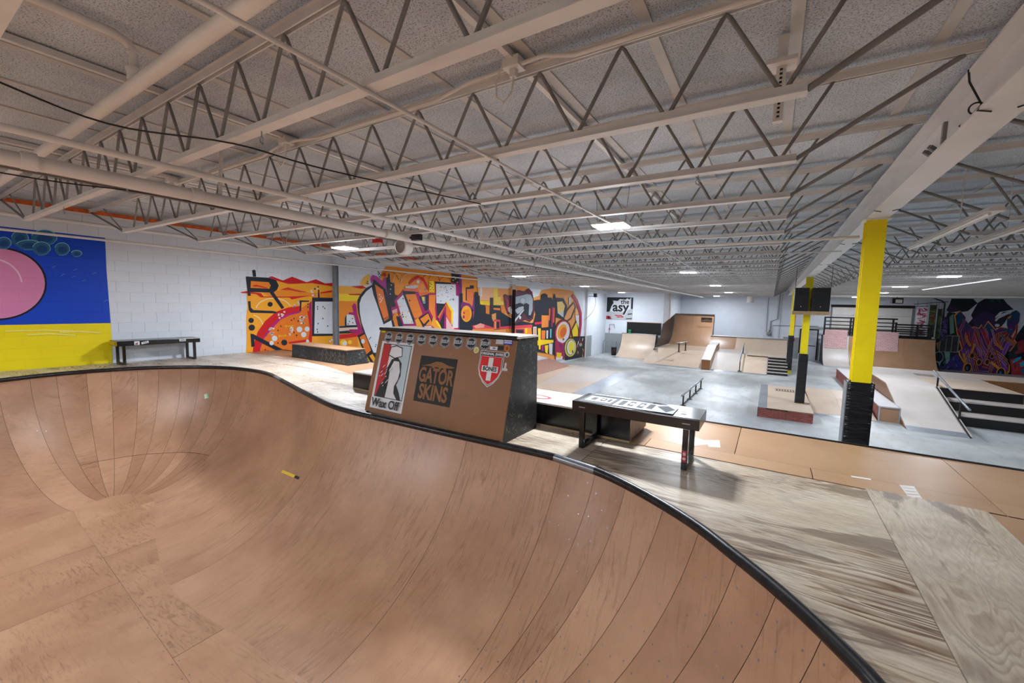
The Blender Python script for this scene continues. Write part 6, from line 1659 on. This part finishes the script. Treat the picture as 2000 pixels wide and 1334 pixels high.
P.poly('f09030', [(150, 862), (445, 852), (450, 920), (150, 900)]); P.poly('f09030', [(620, 860), (960, 842), (975, 1000), (640, 940)]); P.poly(MAG, [(740, 862), (860, 862), (862, 920), (740, 915)]); P.poly(NAVY, [(755, 875), (845, 875), (845, 915), (755, 912)]); P.poly(YEL, [(870, 850), (905, 845), (900, 920), (880, 920)])
P.poly('f08a38', [(1100, 672), (1200, 675), (1192, 832), (1100, 842)]); P.poly('e86a2a', [(1200, 580), (1222, 580), (1212, 742), (1200, 742)]); P.poly('e85a2a', [(1250, 570), (1282, 570), (1272, 775), (1250, 775)])
P.poly(WHT, [(985, 828), (1030, 828), (1030, 995), (985, 990)]); P.poly('f0862a', [(1000, 840), (1018, 840), (1018, 980), (1000, 980)]); P.poly(YEL, [(1048, 850), (1088, 850), (1085, 1140), (1062, 1140)]); P.poly('f08030', [(1098, 880), (1152, 880), (1146, 1000), (1098, 1000)]); P.poly(WHT, [(1165, 880), (1190, 880), (1186, 990), (1165, 990)]); P.poly('7ac0d8', [(1215, 860), (1236, 860), (1232, 980), (1215, 980)])
P.poly(YEL, [(960, 1042), (1080, 1005), (1262, 1010), (1262, 1045), (1080, 1085), (960, 1075)]); P.poly('b01878', [(1098, 1085), (1132, 1085), (1126, 1165), (1098, 1155)]); P.poly(YEL, [(1142, 1085), (1192, 1080), (1182, 1200), (1150, 1180)]); P.poly(WHT, [(1202, 1060), (1250, 1060), (1245, 1215), (1205, 1200)])
P.poly('e0204a', [(1000, 770), (1100, 760), (1100, 790), (1010, 800)]); P.poly(MAG, [(1240, 560), (1262, 560), (1250, 830), (1232, 830)])
P.poly(NAVY, [(1296, 430), (1400, 440), (1452, 540), (1442, 665), (1392, 725), (1296, 700)]); P.poly('f0cc70', [(1312, 490), (1380, 482), (1420, 542), (1402, 622), (1320, 645)]); P.poly('c8ccd4', [(1320, 640), (1402, 620), (1400, 700), (1380, 690)])
P.poly('b01858', [(1530, 375), (1600, 470), (1652, 640), (1652, 800), (1632, 965), (1608, 965), (1628, 800), (1618, 640), (1570, 500), (1515, 410)])
P.poly(NAVY, [(1392, 720), (1440, 600), (1545, 485), (1572, 560), (1510, 720), (1420, 780)]); P.poly('f4a860', [(1412, 712), (1455, 608), (1538, 512), (1552, 560), (1495, 705), (1425, 758)]); P.poly(WHT, [(1475, 425), (1500, 425), (1500, 520), (1475, 530)])
P.poly('f4b878', [(1560, 590), (1590, 590), (1612, 660), (1560, 665)]); P.poly(WHT, [(1560, 670), (1615, 672), (1605, 850), (1575, 760)]); P.poly(NAVY, [(1500, 890), (1575, 740), (1612, 870), (1612, 970), (1520, 975)]); P.poly(YEL, [(1515, 885), (1578, 765), (1600, 880), (1598, 960), (1530, 962)])
P.oval(NAVY, 1385, 905, 118, 180, .15); P.oval(RED, 1388, 905, 104, 165, .15); P.oval('e0e2e8', 1392, 905, 90, 148, .15); P.oval('f8a824', 1380, 895, 62, 104, .3); P.oval('ee6a1c', 1395, 905, 40, 72, .3); P.oval('c81c2a', 1398, 1000, 12, 18)
P.poly('141822', [(1560, 960), (1690, 960), (1690, 1240), (1420, 1290), (1400, 1150)])
P.poly('b01858', [(1285, 1030), (1300, 1010), (1420, 1075), (1412, 1275), (1285, 1280)]); P.poly('e6e4ea', [(1298, 1240), (1385, 1230), (1385, 1280), (1295, 1285)]); P.poly('8a1a6a', [(1325, 1050), (1395, 1085), (1395, 1210)]); P.poly(YEL, [(1305, 1180), (1375, 1190), (1362, 1255), (1305, 1255)])
P.oval(NAVY, 1495, 1112, 90, 138, .08); P.oval('e8d050', 1495, 1115, 78, 124, .08); P.oval(NAVY, 1498, 1112, 62, 108, .08); P.oval('e0e2e8', 1500, 1112, 55, 100, .08); P.oval('f2dc30', 1506, 1112, 38, 80, .08); P.oval('141822', 1525, 1170, 8, 22)
for i in range(14):
    x, y = 1600+rr.uniform(-25, 70), 1000+rr.uniform(-20, 220); P.line(('d8d8e0', 'c02a60', 'e8a030')[i % 3], [(x, y), (x+rr.uniform(-12, 12), y+35)], 9)
P.build('graffiti_mural', wl, 'long orange and navy graffiti mural with city skyline')

# far mural with dark trees and purple lettering
P = Print((0, YB-.004, 0), (1, 0, 0), (0, 0, 1), .0006, True); P.tf = far_tf(1780, 540, 6.355, YB)
P.poly('141a26', [(370, 770), (400, 600), (450, 450), (540, 450), (700, 620), (1040, 620), (1180, 900), (1398, 600), (1700, 560), (1700, 1330), (210, 1330), (200, 790)])
P.poly('121c24', [(435, 420), (480, 330), (520, 205), (715, 205), (780, 290), (820, 330), (740, 400), (700, 430), (640, 440), (560, 430), (470, 450)]); P.poly('1c4444', [(520, 205), (715, 205), (745, 250), (640, 280), (540, 270)]); P.poly('3a2448', [(435, 420), (470, 370), (560, 380), (600, 430), (480, 450)])
P.poly('1a1c30', [(740, 480), (820, 330), (920, 270), (1030, 140), (1100, 220), (1180, 330), (1270, 410), (1100, 440), (1040, 500), (1040, 660), (760, 660), (700, 590), (760, 520)]); P.poly('1e4a44', [(950, 250), (1030, 140), (1095, 225), (1110, 330), (1040, 290), (990, 340)]); P.poly('3a2456', [(760, 530), (900, 430), (1040, 480), (1040, 640), (780, 650)]); P.poly('26203c', [(830, 340), (940, 300), (1080, 340), (1180, 380), (1000, 420), (860, 410)])
P.poly('d4d2dc', [(655, 460), (740, 415), (812, 340), (806, 365), (725, 450), (745, 505), (705, 580), (660, 520)])
P.poly('241e30', [(1040, 520), (1140, 440), (1250, 430), (1200, 500), (1160, 570), (1100, 640), (1040, 640)]); P.poly('d4d2dc', [(1035, 540), (1100, 470), (1200, 436), (1310, 420), (1320, 440), (1200, 468), (1090, 520), (1050, 560)]); P.oval('c8c0d0', 1065, 608, 30, 20)
P.poly('7aa49c', [(470, 500), (520, 462), (532, 700), (480, 722)]); P.poly('86b8a8', [(405, 930), (480, 940), (470, 1085), (430, 1085)]); P.poly('c08a50', [(308, 825), (362, 800), (362, 925), (320, 905)])
P.poly('2a4a74', [(240, 1110), (330, 1130), (400, 1110), (600, 1150), (660, 1230), (250, 1230)]); P.poly('43308a', [(430, 1100), (500, 1000), (570, 960), (650, 1100), (640, 1220), (450, 1200)])
rr = random.Random(12)
for i in range(44):
    x, y = rr.uniform(270, 640), rr.uniform(1000, 1200); P.line(('5a78a8', '2a3a6a', '6a4ab0', '16202e', '3a8aa0')[i % 5], [(x, y), (x+rr.uniform(-30, 30), y+rr.uniform(-30, 30))], 14); P.k -= .7
for i in range(30):
    x, y = rr.uniform(440, 1240), rr.uniform(230, 620); P.line(('2a2440', '18303a', '402a58', '10141e')[i % 4], [(x, y), (x+rr.uniform(-20, 20), y+rr.uniform(10, 50))], 12) if 0 else None
for x, y, rx, ry in ((235, 900, 26, 75), (338, 1000, 52, 62), (248, 1010, 22, 45)): P.oval('b8c8d8', x, y, rx+8, ry+8); P.oval('10202e', x, y, rx, ry)
P.poly('b8c8d8', [(300, 1040), (340, 1060), (375, 1040), (345, 1120), (335, 1080)])
OUT = [(525, 480), (600, 420), (660, 490), (650, 520), (745, 630), (785, 620), (835, 640), (870, 590), (890, 640), (950, 550), (1050, 660), (1110, 620), (1260, 650), (1330, 520), (1310, 640), (1250, 740), (1310, 820), (1220, 940), (1180, 900), (1130, 960), (1220, 1100), (1220, 1180), (1150, 1260), (900, 1250), (620, 1215), (650, 1080), (590, 980), (580, 930), (620, 900), (560, 700)]
P.poly('f0a030', OUT)
cxm, cym = 920, 860
P.poly('5a2470', [(cxm+(x-cxm)*.95, cym+(y-cym)*.95) for x, y in OUT])
P.poly('1c4466', [(545, 490), (600, 435), (645, 490), (640, 530), (730, 640), (690, 660), (600, 560), (560, 640)]); P.poly('1c4466', [(905, 650), (950, 575), (1040, 680), (1010, 740), (960, 690)]); P.poly('244a72', [(1150, 640), (1250, 660), (1230, 740), (1120, 820), (1080, 760)]); P.poly('1c4466', [(1190, 500), (1250, 440), (1300, 420), (1345, 460), (1335, 560), (1290, 640), (1200, 655), (1180, 600)]); P.poly('4a2a70', [(1200, 560), (1330, 540), (1290, 650), (1200, 655)]); P.poly('e88a3a', [(1190, 510), (1240, 480), (1230, 510), (1200, 530)])
st = [([(580, 660), (640, 880), (690, 700)], '8a1c3c', 46), ([(690, 690), (740, 870), (800, 680)], '9a2040', 44), ([(640, 900), (700, 1060)], '6a34a8', 50), ([(720, 900), (760, 1080), (700, 1150)], '7838b4', 46), ([(800, 700), (860, 860), (840, 980)], '8a1c3c', 46), ([(880, 660), (960, 850), (1020, 960)], '9a2040', 50), ([(860, 880), (920, 1080), (1000, 1120)], '7838b4', 56), ([(1000, 800), (1080, 720), (1180, 700)], '9a2040', 44), ([(1020, 840), (1110, 820), (1200, 700)], '8a1c3c', 36), ([(1010, 960), (1080, 1060), (1150, 940), (1190, 840), (1280, 820)], '7838b4', 44), ([(1060, 1040), (980, 1130), (880, 1100)], '8a1c3c', 40), ([(1100, 1080), (1170, 1150), (1140, 1220)], '7838b4', 56), ([(740, 1180), (860, 1200), (980, 1210)], '5a30a0', 60), ([(760, 940), (820, 1040)], '8a1c3c', 34), ([(960, 900), (900, 980)], '7838b4', 34)]
rs_ = random.Random(21)
PV = [Vector(q) for q in OUT]
for i in range(60):
    x, y = rs_.uniform(560, 1290), rs_.uniform(560, 1200)
    a_ = rs_.choice((1.15, 1.3, 1.85, 2.0, 0.7)); l = rs_.uniform(45, 110)
    e0, e1 = (x-l*math.cos(a_), y-l*math.sin(a_)), (x+l*math.cos(a_), y+l*math.sin(a_))
    if inside(PV, e0) and inside(PV, e1):
        bend = rs_.uniform(-22, 22)
        st.append(([e0, (x+bend, y), e1], ('8a1c3c', '7838b4', '9a2040', '1c4466', '6a2c98', 'c0562a')[i % 6] if y < 900 else ('7838b4', '6a34a8', '8a1c3c', 'e8842a')[i % 4], rs_.uniform(14, 26)))
for k_, (pts, c, w_) in enumerate(st):
    w_ = w_*0.8
    P.line('f2a838' if k_ % 3 else 'f4d070', pts, w_+11); P.line('14121c', pts, w_+4); P.line(c, pts, w_)
for x, y, r in ((745, 980, 24), (830, 1060, 26), (930, 1060, 24), (990, 990, 20), (690, 1130, 40), (1100, 1190, 44)):
    P.oval('f0902a', x, y, r*1.3, r*1.5, .3); P.oval('12101a', x, y, r, r*1.25, .3)
    if r > 35: P.oval('3a6aa8', x-8, y+6, 14, 24)
P.poly('16282c', [(1180, 960), (1240, 900), (1300, 820), (1320, 1000), (1210, 1060)])
P.poly('8a2832', [(1300, 815), (1350, 785), (1500, 780), (1500, 965), (1390, 930), (1330, 955), (1255, 962), (1310, 900)]); P.line('c83c3c', [(1320, 870), (1345, 890), (1375, 865)], 8)
P.poly('a43238', [(1205, 1030), (1290, 1010), (1400, 1040), (1420, 1280), (1215, 1270), (1230, 1150)]); P.oval('c83a40', 1275, 1120, 26, 60); P.oval('7a2028', 1275, 1105, 18, 45)
P.poly('2a9ec4', [(1235, 1060), (1290, 1010), (1345, 990), (1350, 1015), (1290, 1055), (1245, 1075)]); P.poly('2a9ec4', [(1325, 1075), (1390, 1040), (1440, 1050), (1380, 1110), (1340, 1120)]); P.poly('1a6a90', [(1350, 1150), (1440, 1100), (1440, 1200), (1360, 1210)])
P.build('tree_mural', wf, 'dark tree mural with purple and orange lettering')
# barred window in the far mural
wn = thing('window_1', (9.7, YB-.05, H-1.6), 'grey barred window set in the far mural', 'window'); wn['kind'] = 'structure'
a, c = at_y(1838, 656, YB), at_y(1868, 687, YB)
m = MB(); m.box((a.x, YB-.03, c.z), (c.x, YB-.015, a.z)); m.build('pane', M('coping'), wn)
for x0, x1, z0, z1 in ((a.x-.06, a.x, c.z-.06, a.z+.06), (c.x, c.x+.06, c.z-.06, a.z+.06), (a.x, c.x, a.z, a.z+.06), (a.x, c.x, c.z-.06, c.z)):
    m = MB(); m.box((x0, YB-.06, z0), (x1, YB-.014, z1)); m.build('frame', M('grey'), wn)
for k in (.33, .66): x = a.x+(c.x-a.x)*k; m = MB(); m.box((x-.02, YB-.055, c.z), (x+.02, YB-.031, a.z)); m.build('bar', M('grey'), wn)
